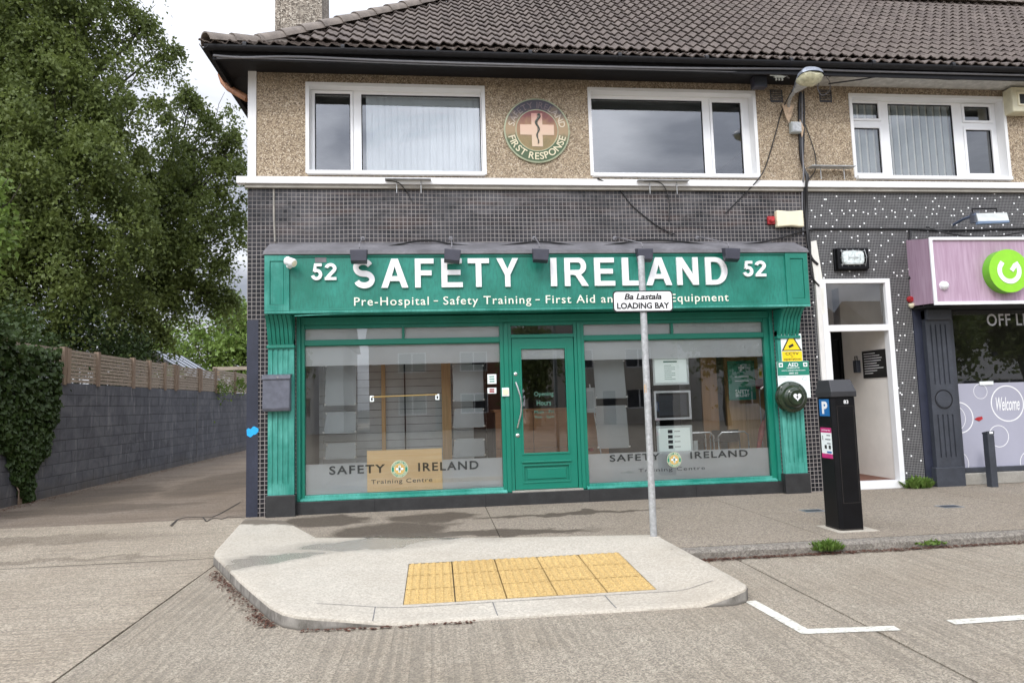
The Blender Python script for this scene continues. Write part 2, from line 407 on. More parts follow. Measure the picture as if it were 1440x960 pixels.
def roof_mat():
    t = NT('concrete_roof_tile'); v = t.wco(); oi = t.n('ShaderNodeObjectInfo').outputs['Random']
    rv = t.noise(t.wco((5, 2.7, 2.7)), 1.0, 1)
    c = t.mix(t.mr(rv, .35, .65), (.078, .060, .052), (.125, .10, .086))
    c = t.mix(t.m('MULTIPLY', oi, .25), c, (.17, .14, .12))
    c = t.mix(t.mr(t.noise(v, 34, 4, .7), .55, .75, 0, .55), c, (.26, .24, .2))
    c = t.mix(t.mr(t.noise(v, 3, 5, .7), .5, .8, 0, .4), c, (.08, .075, .055))
    t.bump(t.noise(v, 90, 3), .3, .004); t.set(c, .88); return t.mat
M['roof'] = roof_mat()
M['ridge'] = plain('lichened_ridge_tile', (.20, .17, .145), .9, var=.35, scale=7, fine=55, bump=.4)
def chim():
    t = NT('chimney_render'); v = t.wco(); g = t.xyz(t.voro(v, 38, 'Color'))[0]; c = t.ramp(g, [(0, (.09, .075, .06)), (.4, (.24, .20, .16)), (.8, (.42, .37, .30)), (1, (.55, .50, .42))])
    c = t.mix(t.mr(t.noise(v, 2.5, 4), .4, .7, 0, .4), c, (.12, .11, .09)); t.bump(t.voro(v, 38), .8, .015); return t.set(c, .95)
M['chimney'] = chim()

def ell(t, cx, cy, rx, ry, vec, soft=.18, rot=0):
    mp = t.n('ShaderNodeMapping', vector_type='TEXTURE'); mp.inputs['Location'].default_value = (cx, cy, 0); mp.inputs['Rotation'].default_value = (0, 0, rot)
    mp.inputs['Scale'].default_value = (rx, ry, 1e6); t.l(vec, mp.inputs[0])
    ln = t.n('ShaderNodeVectorMath', operation='LENGTH'); t.l(mp.outputs[0], ln.inputs[0])
    return t.mr(ln.outputs['Value'], 1+soft, 1-soft)
def warped(t, amt=.75, sc=2.4):
    v = t.wco(); q = t.n('ShaderNodeTexNoise'); q.inputs['Scale'].default_value = sc; q.inputs['Detail'].default_value = 3; t.l(v, q.inputs['Vector'])
    s1 = t.n('ShaderNodeVectorMath', operation='SUBTRACT'); t.l(q.outputs['Color'], s1.inputs[0]); s1.inputs[1].default_value = (.5, .5, .5)
    s2 = t.n('ShaderNodeVectorMath', operation='SCALE'); t.l(s1.outputs[0], s2.inputs[0]); s2.inputs[3].default_value = amt
    s3 = t.n('ShaderNodeVectorMath', operation='ADD'); t.l(v, s3.inputs[0]); t.l(s2.outputs[0], s3.inputs[1]); return s3.outputs[0]
STAINS = [(-.1, -.75, .62, .42, 0), (-1.45, -.62, .6, .42, -.5), (-.55, -1.6, .75, .5, .3), (.35, -2.05, 1.5, .2, -.1), (1.75, -.95, 1.25, .13, 0)]
WET = [(-.55, -2.35, 1.25, .38, .12), (-1.75, -3.0, .7, .26, .45)]
def concrete(name, base, agg, streak=None, stains=(), wet=(), bumpk=.5, fine=1.0, aggs=70, blot=.25, stk=.8):
    t = NT(name); v = t.wco(); vv = t.voro(v, aggs, 'Color'); g = t.xyz(vv)[0]
    c = t.mix(t.mr(g, .15, .95), tuple(k*(1-agg) for k in base), tuple(k*(1+agg) for k in base))
    pep = t.mr(t.noise(v, 120*fine, 3, .75), .36, .66); c = t.mix(t.m('MULTIPLY', pep, min(1, agg*1.1)), c, tuple(k*.42 for k in base))
    wp = t.mr(t.noise(v, 85*fine, 2, .6), .60, .70); c = t.mix(t.m('MULTIPLY', wp, agg*.9), c, tuple(min(.85, k*1.6) for k in base))
    big = t.noise(v, .55, 6, .65); c = t.mix(t.mr(big, .38, .72, 0, blot), c, tuple(k*q for k, q in zip(base, (.62, .55, .47))))
    mid = t.noise(v, 4.5, 5, .7); c = t.mix(t.mr(mid, .45, .75, 0, .3), c, tuple(k*.72 for k in base))
    h = t.m('MULTIPLY', pep, .8)
    if streak:
        s1 = t.noise(t.wco(streak), 1.0, 2, .5); s2 = t.noise(t.wco(), 1.1, 3, .6); m1 = t.m('MULTIPLY', t.mr(s1, .44, .60), t.mr(s2, .35, .6, .25, 1))
        c = t.mix(t.m('MULTIPLY', m1, .42), c, tuple(k*.42 for k in base)); h = t.m('ADD', h, t.m('MULTIPLY', m1, -1.8))
    rough = .92
    wv = warped(t)
    if stains:
        mk = None
        for q in stains:
            e = ell(t, *q[:4], wv, .16, q[4]); mk = e if mk is None else t.m('MAXIMUM', mk, e)
        c = t.mix(t.m('MULTIPLY', mk, stk), c, tuple(k*q for k, q in zip(base, (.15, .12, .09))))
    if wet:
        mk = None
        for q in wet:
            e = ell(t, *q[:4], wv, .35, q[4]); mk = e if mk is None else t.m('MAXIMUM', mk, e)
        c = t.mix(t.m('MULTIPLY', mk, .5), c, tuple(k*.42 for k in base)); core = t.mr(mk, .75, 1.0)
        rough = t.m('SUBTRACT', .92, t.m('MULTIPLY', core, .80))
    t.bump(h, bumpk, .006); t.set(c, rough); return t.mat
M['road'] = concrete('ribbed_road_concrete', (.405, .352, .275), .48, (24, .4, 1), aggs=100, fine=1.15, bumpk=.8, blot=.5)
M['road_l'] = concrete('side_road_concrete', (.395, .338, .26), .42, (.4, 22, 1), aggs=75, fine=.8, blot=.45, bumpk=.7, stk=.38, stains=[(-6.5, -.9, 3.0, .35, .03), (-5.8, -2.0, 3.0, .10, .02)])
M['alley'] = concrete('alley_concrete', (.235, .19, .145), .3, (.6, 5, 1), aggs=60, blot=.6, stk=.42,
                      stains=[(-5.6, 1.6, 1.6, .5, .1), (-6.2, 3.6, .9, 1.6, .1), (-4.5, 5.2, .8, 2.5, 0), (-5.2, -.25, 1.3, .22, 0)])
M['pave'] = concrete('pavement_concrete', (.285, .242, .188), .44, None, STAINS, [(-.75, -2.2, 1.0, .3, .1)], aggs=75, blot=.35)
M['build'] = concrete('pale_new_concrete', (.46, .42, .35), .16, None, [(-2.2, -.45, .6, .32, -.4)], WET, bumpk=.2, fine=.5, aggs=70, blot=.45)
M['kerb'] = concrete('old_kerb_concrete', (.25, .225, .19), .38, None, bumpk=.8, aggs=60)
def kface():
    t = NT('dirty_kerb_face'); v = t.wco(); n = t.noise(t.wco((1, 1, .5)), 9, 5, .7); z = t.xyz(v)[2]
    c = t.mix(t.mr(n, .35, .65), (.26, .24, .21), (.10, .09, .075)); c = t.mix(t.mr(t.m('ADD', z, t.m('MULTIPLY', n, .05)), -.055, -.085), c, (.05, .04, .03)); t.bump(t.noise(v, 60, 3), .5, .005); return t.set(c, .9)
M['kerbface'] = kface()
M['tactile'] = concrete('buff_tactile_paving', (.52, .36, .14), .2, None, bumpk=.25, aggs=90, blot=.45)

def block_mat():
    t = NT('dark_painted_blockwork'); v = t.wco(); oi = t.n('ShaderNodeObjectInfo').outputs['Random']
    c = t.mix(oi, (.062, .066, .08), (.088, .093, .11))
    c = t.mix(t.mr(t.noise(v, 1.2, 6, .75, .8), .45, .64, 0, .7), c, (.15, .155, .17)); c = t.mix(t.mr(t.noise(t.wco((1, 2.4, .45)), 2.6, 5, .7, .5), .56, .66, 0, .5), c, (.24, .25, .26))
    c = t.mix(t.mr(t.noise(t.wco((3, 3, 1)), 2.4, 5, .7), .56, .75, 0, .4), c, (.03, .03, .035))
    z = t.xyz(v)[2]; lo = t.mr(t.m('ADD', z, t.m('MULTIPLY', t.noise(v, 3, 4), .5)), .55, .1)
    c = t.mix(t.m('MULTIPLY', lo, .7), c, (.10, .085, .065))
    t.bump(t.noise(v, 50, 4), .35, .006); t.set(c, .72); return t.mat
M['block'] = block_mat()
M['mortar'] = plain('old_mortar', (.13, .13, .135), .9, var=.4, scale=5)

def leafmat(name, a, b, c3, trans=.35, clump=1.2):
    t = NT(name); v = t.wco(); n1 = t.mr(t.noise(v, clump, 3, .6), .35, .65); n2 = t.mr(t.noise(v, 23, 2), .3, .7)
    c = t.mix(n1, a, b); c = t.mix(t.m('MULTIPLY', n2, .6), c, c3)
    t.set(c, .5, spec=.3)
    tl = t.n('ShaderNodeBsdfTranslucent'); t.l(c, tl.inputs[0])
    ms = t.n('ShaderNodeMixShader'); ms.inputs[0].default_value = trans; t.l(t.b.outputs[0], ms.inputs[1]); t.l(tl.outputs[0], ms.inputs[2])
    t.l(ms.outputs[0], t.out.inputs[0]); return t.mat
M['leaf'] = leafmat('tree_leaf', (.060, .092, .020), (.15, .195, .045), (.22, .26, .085), .45, 1.1)
M['leaf2'] = leafmat('tree_leaf_bright', (.12, .19, .035), (.18, .27, .055), (.22, .31, .085))
M['ivyleaf'] = leafmat('ivy_leaf', (.022, .042, .012), (.042, .072, .018), (.07, .11, .03), .15, 2)
M['weed'] = leafmat('weed_leaf', (.07, .14, .02), (.12, .22, .04), (.2, .26, .07), .3, 8)
M['litter'] = plain('leaf_litter', (.085, .035, .02), .9, var=.6, scale=40)

# ------------------------------------------------------------------ text
_tc = {}
def text_data(body, size_off=0.0, ext=.02, shear=0, space=1.0, bev=0):
    cu = bpy.data.curves.new('text', 'FONT'); cu.body = body; cu.offset = size_off; cu.extrude = ext; cu.shear = shear; cu.space_character = space
    cu.resolution_u = 4; cu.bevel_depth = bev; cu.fill_mode = 'BOTH' if False else cu.fill_mode
    o = bpy.data.objects.new('text', cu); COL.objects.link(o)
    dg = bpy.context.evaluated_depsgraph_get(); me = bpy.data.meshes.new_from_object(o.evaluated_get(dg))
    vs = np.array([v.co[:] for v in me.vertices]).reshape(-1, 3); fs = [tuple(p.vertices) for p in me.polygons]
    bpy.data.objects.remove(o); bpy.data.curves.remove(cu); bpy.data.meshes.remove(me)
    return vs, fs
def text(name, body, r, y, mat, parent, off=0.0, depth=.004, shear=0, space=1.0, label=None, mb=None):
    """lettering fitted into the upright rectangle r=(X0,X1,Z0,Z1), front face depth in front of y"""
    vs, fs = text_data(body, off, 1.0, shear, space)
    lo, hi = vs.min(0), vs.max(0); sx = (r[1]-r[0])/(hi[0]-lo[0]); sz = (r[3]-r[2])/(hi[1]-lo[1])
    b = mb or MB(); i = len(b.v)
    for v in vs:
        b.v.append((r[0]+(v[0]-lo[0])*sx, y-(depth if v[2] > 0 else 0), r[2]+(v[1]-lo[1])*sz))
    b.f += [tuple(k+i for k in f) for f in fs]; b.m += [0]*len(fs)
    return None if mb else b.build(name, mat, parent, label=label)
def ring_text(b, body, cx, cz, r, h, a0, a1, y, depth, inward=False, off=.02, m=0):
    """characters set round a circle from angle a0 to a1 (degrees, 90 = top)"""
    G_ = [None if ch == ' ' else text_data(ch, off, 1.0) for ch in body]; W__ = [.30 if g is None else (g[0][:, 0].max()-g[0][:, 0].min())+.10 for g in G_]
    tot = sum(W__); acc = W__[0]/2; full = tot-W__[0]/2-W__[-1]/2; pos = []
    for k in range(len(body)):
        pos.append((sum(W__[:k])+W__[k]/2-W__[0]/2)/max(full, 1e-6))
    for k, ch in enumerate(body):
        if ch == ' ': continue
        a = R_(a0+(a1-a0)*pos[k]); vs, fs = G_[k]
        lo, hi = vs.min(0), vs.max(0); s = h/.72; cxg = (lo[0]+hi[0])/2; i = len(b.v)
        for v in vs:
            u = (v[0]-cxg)*s; q = (v[1]-.35)*s
            if inward: X = cx+math.cos(a)*(r-q)-math.sin(a)*u; Z = cz+math.sin(a)*(r-q)+math.cos(a)*u
            else: X = cx+math.cos(a)*(r+q)+math.sin(a)*u; Z = cz+math.sin(a)*(r+q)-math.cos(a)*u
            b.v.append((X, y-(depth if v[2] > 0 else 0), Z))
        b.f += [tuple(k2+i for k2 in f) for f in fs]; b.m += [m]*len(fs)

# heavy grotesque capitals for the big sign, drawn as closed outlines on a unit-high cell (evenodd)
def arc(cx, cz, rx, rz, a0, a1, n=14):
    return [(cx+rx*math.cos(R_(a0+(a1-a0)*k/n)), cz+rz*math.sin(R_(a0+(a1-a0)*k/n))) for k in range(n+1)]
def stroke(c, w):
    L, Rr = [], []
    for k, p in enumerate(c):
        a = c[max(k-1, 0)]; b = c[min(k+1, len(c)-1)]; dx, dz = b[0]-a[0], b[1]-a[1]; l = math.hypot(dx, dz) or 1
        nx, nz = -dz/l*w/2, dx/l*w/2; L.append((p[0]+nx, p[1]+nz)); Rr.append((p[0]-nx, p[1]-nz))
    return L+Rr[::-1]
T_ = .2
def S_center():
    return arc(.40, .705, .27, .205, 22, 180, 12)+arc(.40, .705, .27, .21, 190, 262, 6)+arc(.44, .29, .29, .205, 78, 0, 7)+arc(.44, .29, .29, .2, -8, -162, 14)
GL = {
 'S': (.86, [stroke(S_center(), .2)]),
 'A': (.94, [[(0, 0), (.22, 0), (.305, .23), (.635, .23), (.72, 0), (.94, 0), (.585, 1), (.355, 1)], [(.365, .40), (.47, .74), (.575, .40)]]),
 'F': (.70, [[(0, 0), (.21, 0), (.21, .42), (.62, .42), (.62, .59), (.21, .59), (.21, .83), (.70, .83), (.70, 1), (0, 1)]]),
 'E': (.75, [[(0, 0), (.75, 0), (.75, .17), (.21, .17), (.21, .43), (.68, .43), (.68, .60), (.21, .60), (.21, .83), (.73, .83), (.73, 1), (0, 1)]]),
 'T': (.80, [[(.295, 0), (.505, 0), (.505, .83), (.80, .83), (.80, 1), (0, 1), (0, .83), (.295, .83)]]),
 'Y': (.88, [[(.335, 0), (.545, 0), (.545, .41), (.88, 1), (.64, 1), (.44, .62), (.24, 1), (0, 1), (.335, .41)]]),
 'I': (.21, [[(0, 0), (.21, 0), (.21, 1), (0, 1)]]),
 'R': (.90, [[(0, 0), (.21, 0), (.21, .40), (.33, .40)]+[(.42, .37), (.66, 0), (.91, 0), (.70, .31), (.62, .40)]+arc(.56, .705, .27, .295, -62, 90, 10)+[(0, 1)],
             [(.21, .565), (.21, .84), (.50, .84)]+arc(.52, .703, .115, .137, 80, -80, 8)]),
 'L': (.70, [[(0, 0), (.70, 0), (.70, .17), (.21, .17), (.21, 1), (0, 1)]]),
 'N': (.82, [[(0, 0), (.20, 0), (.20, .64), (.61, 0), (.82, 0), (.82, 1), (.62, 1), (.62, .37), (.22, 1), (0, 1)]]),
 'D': (.86, [[(0, 0)]+[(.38, 0)]+arc(.38, .5, .48, .5, -90, 90, 16)+[(0, 1)], [(.21, .17), (.21, .83), (.37, .83)]+arc(.37, .5, .27, .33, 90, -90, 12)]),
 '5': (.68, [[(.14, 1), (.64, 1), (.64, .83), (.29, .83), (.265, .655)]+stroke(arc(.34, .335, .235, .25, 118, -160, 18), .19)[1:19][::1]+
             stroke(arc(.34, .335, .235, .25, 118, -160, 18), .19)[19:]]),
 '2': (.68, [stroke(arc(.34, .70, .23, .215, 170, -30, 14)+[(.46, .50), (.30, .32), (.15, .13)], .19)+[], [(.02, 0), (.66, 0), (.66, .17), (.02, .17)]]),
}
def glyph(name, ch, r, y, depth, mat, parent):
    wd, loops = GL[ch]
    if ch == '5':
        loops = [[(.12, .50), (.20, 1), (.63, 1), (.63, .83), (.33, .83), (.30, .60)], stroke(arc(.33, .335, .235, .245, 128, -165, 20), .19)]
    cu = bpy.data.curves.new('g', 'CURVE'); cu.dimensions = '2D'; cu.fill_mode = 'BOTH'; cu.extrude = .5
    b = MB()
    groups = [loops] if ch not in '52' else [[l] for l in loops]
    for gi, gl in enumerate(groups):
        cu = bpy.data.curves.new('g', 'CURVE'); cu.dimensions = '2D'; cu.fill_mode = 'BOTH'; cu.extrude = .5
        for lp in gl:
            sp = cu.splines.new('POLY'); sp.points.add(len(lp)-1); sp.use_cyclic_u = True
            for k, p in enumerate(lp): sp.points[k].co = (p[0], p[1], 0, 1)
        o = bpy.data.objects.new('g', cu); COL.objects.link(o); dg = bpy.context.evaluated_depsgraph_get()
        me = bpy.data.meshes.new_from_object(o.evaluated_get(dg)); i = len(b.v)
        for v in me.vertices:
            b.v.append((r[0]+v.co.x/wd*(r[1]-r[0]), y-(depth+gi*.002 if v.co.z > 0 else 0), r[2]+v.co.y*(r[3]-r[2])))
        b.f += [tuple(k+i for k in p.vertices) for p in me.polygons]; b.m += [0]*len(me.polygons)
        bpy.data.objects.remove(o); bpy.data.curves.remove(cu); bpy.data.meshes.remove(me)
    return b.build(name, mat, parent)

# ================================================================== GROUND
def struct(o): o['kind'] = 'structure'; return o
struct(box('ground', -300, 300, -300, 300, -.6, -.135, M['soil']))
road = struct(bpy.data.objects.new('road', None)); COL.objects.link(road)
XS = [-60, -12.8, -7.55, -2.33, 2.92, 8.15, 13.4, 18.6, 60]; YS = [-60, -14.5, -9.4, 2.0]
for i in range(len(XS)-1):
    for j in range(len(YS)-1):
        x0, x1, y0, y1 = XS[i]+.010, XS[i+1]-.010, YS[j]+.006, YS[j+1]-.006
        if j == 2: y1 = -2.2
        b = MB(); g = .004; n = 24                       # slab with slightly ragged arrises
        top = [(x0, y0), (x1, y0), (x1, y1), (x0, y1)]
        ring = []
        for k in range(4):
            a, c = top[k], top[(k+1) % 4]; L = math.hypot(c[0]-a[0], c[1]-a[1]); nn = 2 if L > 30 else 26
            for q in range(nn):
                f = q/nn; jx = random.uniform(-g, g); ring.append((a[0]+(c[0]-a[0])*f+jx*(a[0] == c[0]), a[1]+(c[1]-a[1])*f+jx*(a[1] == c[1]), -.134))
        b.prism(ring, (0, 0, .034)); b.build('road_slab', M['road'] if x0 > -2.4 else M['road_l'], road)
# alley ramps up 10 cm to the pavement level and runs level between wall and building
b = MB(); ys = [-2.19, -1.6, -1.0, -.4, -.05]; zz = [-.098, -.075, -.045, -.012, -.002]
pts = list(zip(ys, zz))
b2 = MB()
for (ya, za), (yb, zb) in zip(pts, pts[1:]): b.face([(-30, ya, za), (-2.28, ya, za), (-2.28, yb, zb), (-30, yb, zb)])
b.face([(-30, -.05, -.002), (-2.28, -.05, -.002), (-2.28, .0, -.001), (-30, .0, -.001)])
struct(b.build('side_road', M['road_l']))
b = MB(); b.box(-30, -2.5, .012, 60, -.1, 0)
struct(b.build('alley', M['alley']))
# crack and wandering joint in the alley mouth
b = MB()
def ribbon(b, pts, w, z):
    pts = [Vector((*p, z)) for p in pts]
    for a, c in zip(pts, pts[1:]):
        d = (c-a).normalized(); n = Vector((-d.y, d.x, 0))*w/2; b.face([a-n, c-n, c+n, a+n])
def rough_line(p0, p1, n, j):
    return [(p0[0]+(p1[0]-p0[0])*k/n+random.uniform(-j, j), p0[1]+(p1[1]-p0[1])*k/n+random.uniform(-j, j)) for k in range(n+1)]
c1 = [atz(x, y, 0) for x, y in ((240, 739), (250, 730), (262, 727), (285, 727), (298, 727), (310, 722), (338, 706))]
ribbon(b, c1, .028, .004)
ribbon(b, [atz(x, y, 0) for x, y in ((285, 727), (290, 733), (300, 728), (312, 730), (322, 726), (344, 728))], .018, .0045)
tag(b.build('ground_crack', M['soil']), 'dark forked crack in the concrete at the alley mouth', 'crack')

# pavement: cast slabs with open joints
pav = struct(bpy.data.objects.new('pavement', None)); COL.objects.link(pav)
PX = [-2.66, .69, 4.06, 7.45, 10.9, 14.4, 30]
for x0, x1 in zip(PX, PX[1:]):
    for y0, y1 in ((-1.72, 0), (-3.36, -1.72)) if x0 > 4 else ((-2.86 if x0 < .6 else -3.36, 0),):
        b = MB()
        if .6 < x0 < 1: b.prism([(x0+.005, .015, -.12), (x0+.005, -2.86, -.12), (2.34, -2.86, -.12), (2.34, -3.355, -.12), (x1-.005, -3.355, -.12), (x1-.005, .015, -.12)], (0, 0, .12)); b.build('pavement_slab', M['pave'], pav); continue
        if x0 < 0: b.prism([(-2.64, .015, -.12), (-2.64, -.15, -.12), (-2.3, -1.2, -.12), (-2.25, -2.3, -.12), (-2.0, -2.86, -.12), (x1-.005, -2.86, -.12), (x1-.005, .015, -.12)], (0, 0, .12)); b.build('pavement_slab', M['pave'], pav); continue
        b.box(x0+.005, x1-.005, y0+.005, y1+(.0 if y1 < 0 else .02)-.005, -.12, 0); b.build('pavement_slab', M['pave'], pav)
kerb = struct(bpy.data.objects.new('kerb', None)); COL.objects.link(kerb)
x = 2.3
while x < 24:
    L = 1.2; n = 10; b = MB(); rows = []
    prof = [(-3.36, -.125), (-3.36, -.004), (-3.42, .0), (-3.475, -.012), (-3.50, -.035), (-3.507, -.125)]
    for k in range(n+1):
        xx = x+.0006+(L-.0012)*k/n; i = len(b.v)
        for q, (yy, z0) in enumerate(prof):
            jj = .007 if q in (2, 3, 4) else (.006 if q == 5 else 0); b.v.append((xx, yy+random.uniform(-jj, jj), z0+(random.uniform(-jj, jj) if 1 < q < 5 else 0)))
        rows.append(i)
    for a, c in zip(rows, rows[1:]):
        for q in range(len(prof)-1): b.f.append((a+q, c+q, c+q+1, a+q+1)); b.m.append(0)
    b.f.append(tuple(rows[0]+q for q in range(len(prof)))); b.f.append(tuple(rows[-1]+q for q in reversed(range(len(prof))))); b.m += [0, 0]
    b.build('kerb_stone', M['kerb'], kerb, smooth=True); x += L

# pale concrete build-out with a dropped front
def bh(x, y):
    d = min(1, max(0, (-2.9-y)/1.9)); wx = min(1, max(0, (x+1.15)/.95))*min(1, max(0, (2.36-x)/.42))
    wx = wx*wx*(3-2*wx); return .006-.088*d**.8*wx
outline = [(-2.655, -.16), (-2.06, -.5), (-1.75, -1.15), (-1.42, -1.85), (-.4, -2.12), (.66, -2.40), (2.37, -2.68),
           (2.40, -3.5), (2.43, -4.6), (2.42, -4.82), (2.36, -4.92), (2.25, -4.97), (1.5, -4.96), (-.3, -4.93), (-.85, -4.92), (-1.02, -4.89), (-1.14, -4.80), (-1.28, -4.6), (-1.75, -3.7), (-2.33, -2.52), (-2.38, -2.3)]
bm = bmesh.new(); den = []
for a, c in zip(outline, outline[1:]+outline[:1]):
    n = max(1, int(math.hypot(c[0]-a[0], c[1]-a[1])/.12))
    den += [(a[0]+(c[0]-a[0])*k/n, a[1]+(c[1]-a[1])*k/n) for k in range(n)]
from mathutils.geometry import delaunay_2d_cdt
def inside(p, poly):
    r = False; n = len(poly)
    for i in range(n):
        x1, y1 = poly[i]; x2, y2 = poly[(i+1) % n]
        if (y1 > p[1]) != (y2 > p[1]) and p[0] < (x2-x1)*(p[1]-y1)/(y2-y1)+x1: r = not r
    return r
TX0, TX1, TY0, TY1 = -.29, 1.79, -4.53, -3.33
TW, TH = (TX1-TX0)/5, (TY1-TY0)/3
hole = [(TX0, TY0), (TX1, TY0), (TX1, TY1), (TX0, TY1)]
hd = []
for a, c in zip(hole, hole[1:]+hole[:1]): hd += [(a[0]+(c[0]-a[0])*k/12, a[1]+(c[1]-a[1])*k/12) for k in range(12)]
gp = [(x*.12-2.7, y*.12-5.0) for x in range(44) for y in range(42)]
cen = (sum(p[0] for p in den)/len(den), sum(p[1] for p in den)/len(den))
gp = [p for p in gp if inside((p[0]*1.0, p[1]), [(cen[0]+(q[0]-cen[0])*.975, cen[1]+(q[1]-cen[1])*.975) for q in den]) and not (TX0-.03 < p[0] < TX1+.03 and TY0-.03 < p[1] < TY1+.03)]
nd, nh = len(den), len(hd)
vi = [Vector(p) for p in den+hd+gp]
ed = [(k, (k+1) % nd) for k in range(nd)]+[(nd+k, nd+(k+1) % nh) for k in range(nh)]
vo, eo, fo, *_ = delaunay_2d_cdt(vi, ed, [], 0, 1e-5)
b = MB(); b.v = [(v.x, v.y, bh(v.x, v.y)) for v in vo]
for f in fo:
    c = sum((vo[k] for k in f), Vector((0, 0)))/len(f)
    if inside(c, den) and not inside(c, hole): b.f.append(tuple(f)); b.m.append(0)
i = len(b.v); rr = .022                                   # rounded arris then a vertical face into the road
ctr = Vector(cen)
rings = []
for dz, grow in ((0, 0), (-.006, .012), (-.022, .02), (-.16, .024)):
    st = len(b.v)
    for k, p in enumerate(den):
        a = Vector(den[k-1]); c = Vector(den[(k+1) % nd]); t = (c-a).normalized(); nrm = Vector((-t.y, t.x))
        if nrm.dot(Vector(p)-ctr) < 0: nrm = -nrm
        q = Vector(p)+nrm*(grow+(random.uniform(-.003, .003) if grow else 0)); b.v.append((q.x, q.y, (bh(*p)+dz) if dz > -.1 else -.16))
    rings.append(st)
for a, c in zip(rings, rings[1:]):
    for k in range(nd): b.f.append((a+k, a+(k+1) % nd, c+(k+1) % nd, c+k)); b.m.append(1 if c == rings[-1] else 0)
bo = b.build('pavement_buildout', [M['build'], M['kerbface']], None, smooth=True); struct(bo)
# buff tactile slabs set in the dropped part
tm = MB(); hw, hh = TW/2-.0055, TH/2-.012; tm.box(-hw, hw, -hh, hh, -.05, 0)
for i in range(6):
    for j in range(6):
        cx, cy = -hw+(i+.5)*2*hw/6, -hh+(j+.5)*2*hh/6; k0 = len(tm.v)
        for r, z in ((.024, 0), (.015, .011)):
            tm.v += [(cx+r*math.cos(a*math.pi/3), cy+r*math.sin(a*math.pi/3), z) for a in range(6)]
        for a in range(6): tm.f.append((k0+a, k0+(a+1) % 6, k0+6+(a+1) % 6, k0+6+a)); tm.m.append(0)
        tm.f.append(tuple(k0+6+a for a in range(6))); tm.m.append(0)
tmo = tm.build('tactile_slab', M['tactile']); first = True
for i in range(5):
    for j in range(3):
        cx, cy = TX0+(i+.5)*TW, TY0+(j+.5)*TH
        o = tmo if first else bpy.data.objects.new('tactile_slab', tmo.data)
        if not first: COL.objects.link(o)
        first = False; o.parent = bo
        zx = (bh(cx+.15, cy)-bh(cx-.15, cy))/.3; zy = (bh(cx, cy+.15)-bh(cx, cy-.15))/.3
        o.location = (cx, cy, bh(cx, cy)+.001+random.uniform(-.002, .002)); o.rotation_euler = (math.atan(zy)+random.uniform(-.003, .003), -math.atan(zx), random.uniform(-.004, .004))
box('slab_bedding', TX0+.001, TX1-.001, TY0+.001, TY1-.001, -.16, -.112, M['soil'], bo)

# kerb strip along the dropped front: joint lines in the concrete
b = MB()
def bline(P0, P1, w, n=14):
    ps = [Vector((P0[0]+(P1[0]-P0[0])*k/n, P0[1]+(P1[1]-P0[1])*k/n, 0)) for k in range(n+1)]
    for a, c in zip(ps, ps[1:]):
        d = (c-a).normalized(); nn = Vector((-d.y, d.x, 0))*w/2; q = [a-nn, c-nn, c+nn, a+nn]; b.face([(p.x, p.y, bh(p.x, p.y)+.0035) for p in q])
bline((-.95, -4.60), (2.25, -4.60), .006, 30)
for xx in (-.5, .42, 1.33): bline((xx, -4.60), (xx+.01, -4.93), .007, 4)
b.build('joint_lines', M['mortar'], bo)
# road paint
def worn_paint():
    t = NT('worn_white_road_paint'); v = t.wco(); c = t.mix(t.mr(t.noise(v, 34, 5, .75), .50, .60), (.60, .585, .51), (.36, .34, .29))
    t.bump(t.noise(v, 110, 2), .4, .003); t.set(c, .75); return t.mat
M['paint'] = worn_paint()
def zline(name, pts, w, label):
    b = MB(); ps = [Vector((*p, -.096)) for p in pts]
    L, Rr = [], []
    for k, p in enumerate(ps):
        d1 = (ps[k]-ps[k-1]).normalized() if k else (ps[1]-ps[0]).normalized(); d2 = (ps[k+1]-p).normalized() if k < len(ps)-1 else d1
        t = (d1+d2).normalized(); n = Vector((-t.y, t.x, 0)); s = w/2/max(.3, n.dot(Vector((-d1.y, d1.x, 0)))); L.append(p+n*s); Rr.append(p-n*s)
    for k in range(len(ps)-1): b.face([Rr[k], Rr[k+1], L[k+1], L[k]])
    return tag(b.build(name, M['paint']), label, 'road marking')
zline('bay_marking', [atz(1055, 845, -.1), atz(1132, 888, -.1), atz(1262, 883, -.1)], .095, 'bent white painted bay line starting at the build-out corner')
a_, c_ = atz(1337, 875, -.1), atz(1500, 864, -.1)
zline('bay_marking', [a_, (a_[0]+2.4, c_[1])], .095, 'straight white painted dash on the road beside the right edge')

# litter against the kerbs
def scatter_litter(name, line, n, spread, label, z=-.097):
    b = MB(); P = [Vector((*p, 0)) for p in line]
    for k in range(n):
        s = random.random()*(len(P)-1); i = min(int(s), len(P)-2); p = P[i].lerp(P[i+1], s-i); d = (P[i+1]-P[i]).normalized(); nn = Vector((-d.y, d.x, 0))
        q = p-nn*abs(random.gauss(0, spread)); r = random.uniform(.006, .017); a = random.random()*6.3; zz = z+random.uniform(.002, .016)
        t = random.uniform(-.006, .006)
        b.face([(q.x+r*math.cos(a+c)*(1 if c % 3 else .6), q.y+r*math.sin(a+c), zz+(t if c > 3 else 0)) for c in (0, 1.6, 3.1, 4.7)])
    o = b.build(name, M['litter']); o['kind'] = 'stuff'; o['label'] = label; o['category'] = 'leaf litter'; return o
scatter_litter('leaf_litter', [(-2.2, -2.9), (-1.83, -3.62), (-1.42, -4.42), (-1.2, -4.80)], 520, .055, 'brown leaf litter in the gutter along the left edge of the build-out')
scatter_litter('leaf_litter', [(-1.0, -4.955), (-.5, -4.99), (.3, -5.0)], 130, .012, 'thin line of brown litter below the front edge of the build-out')
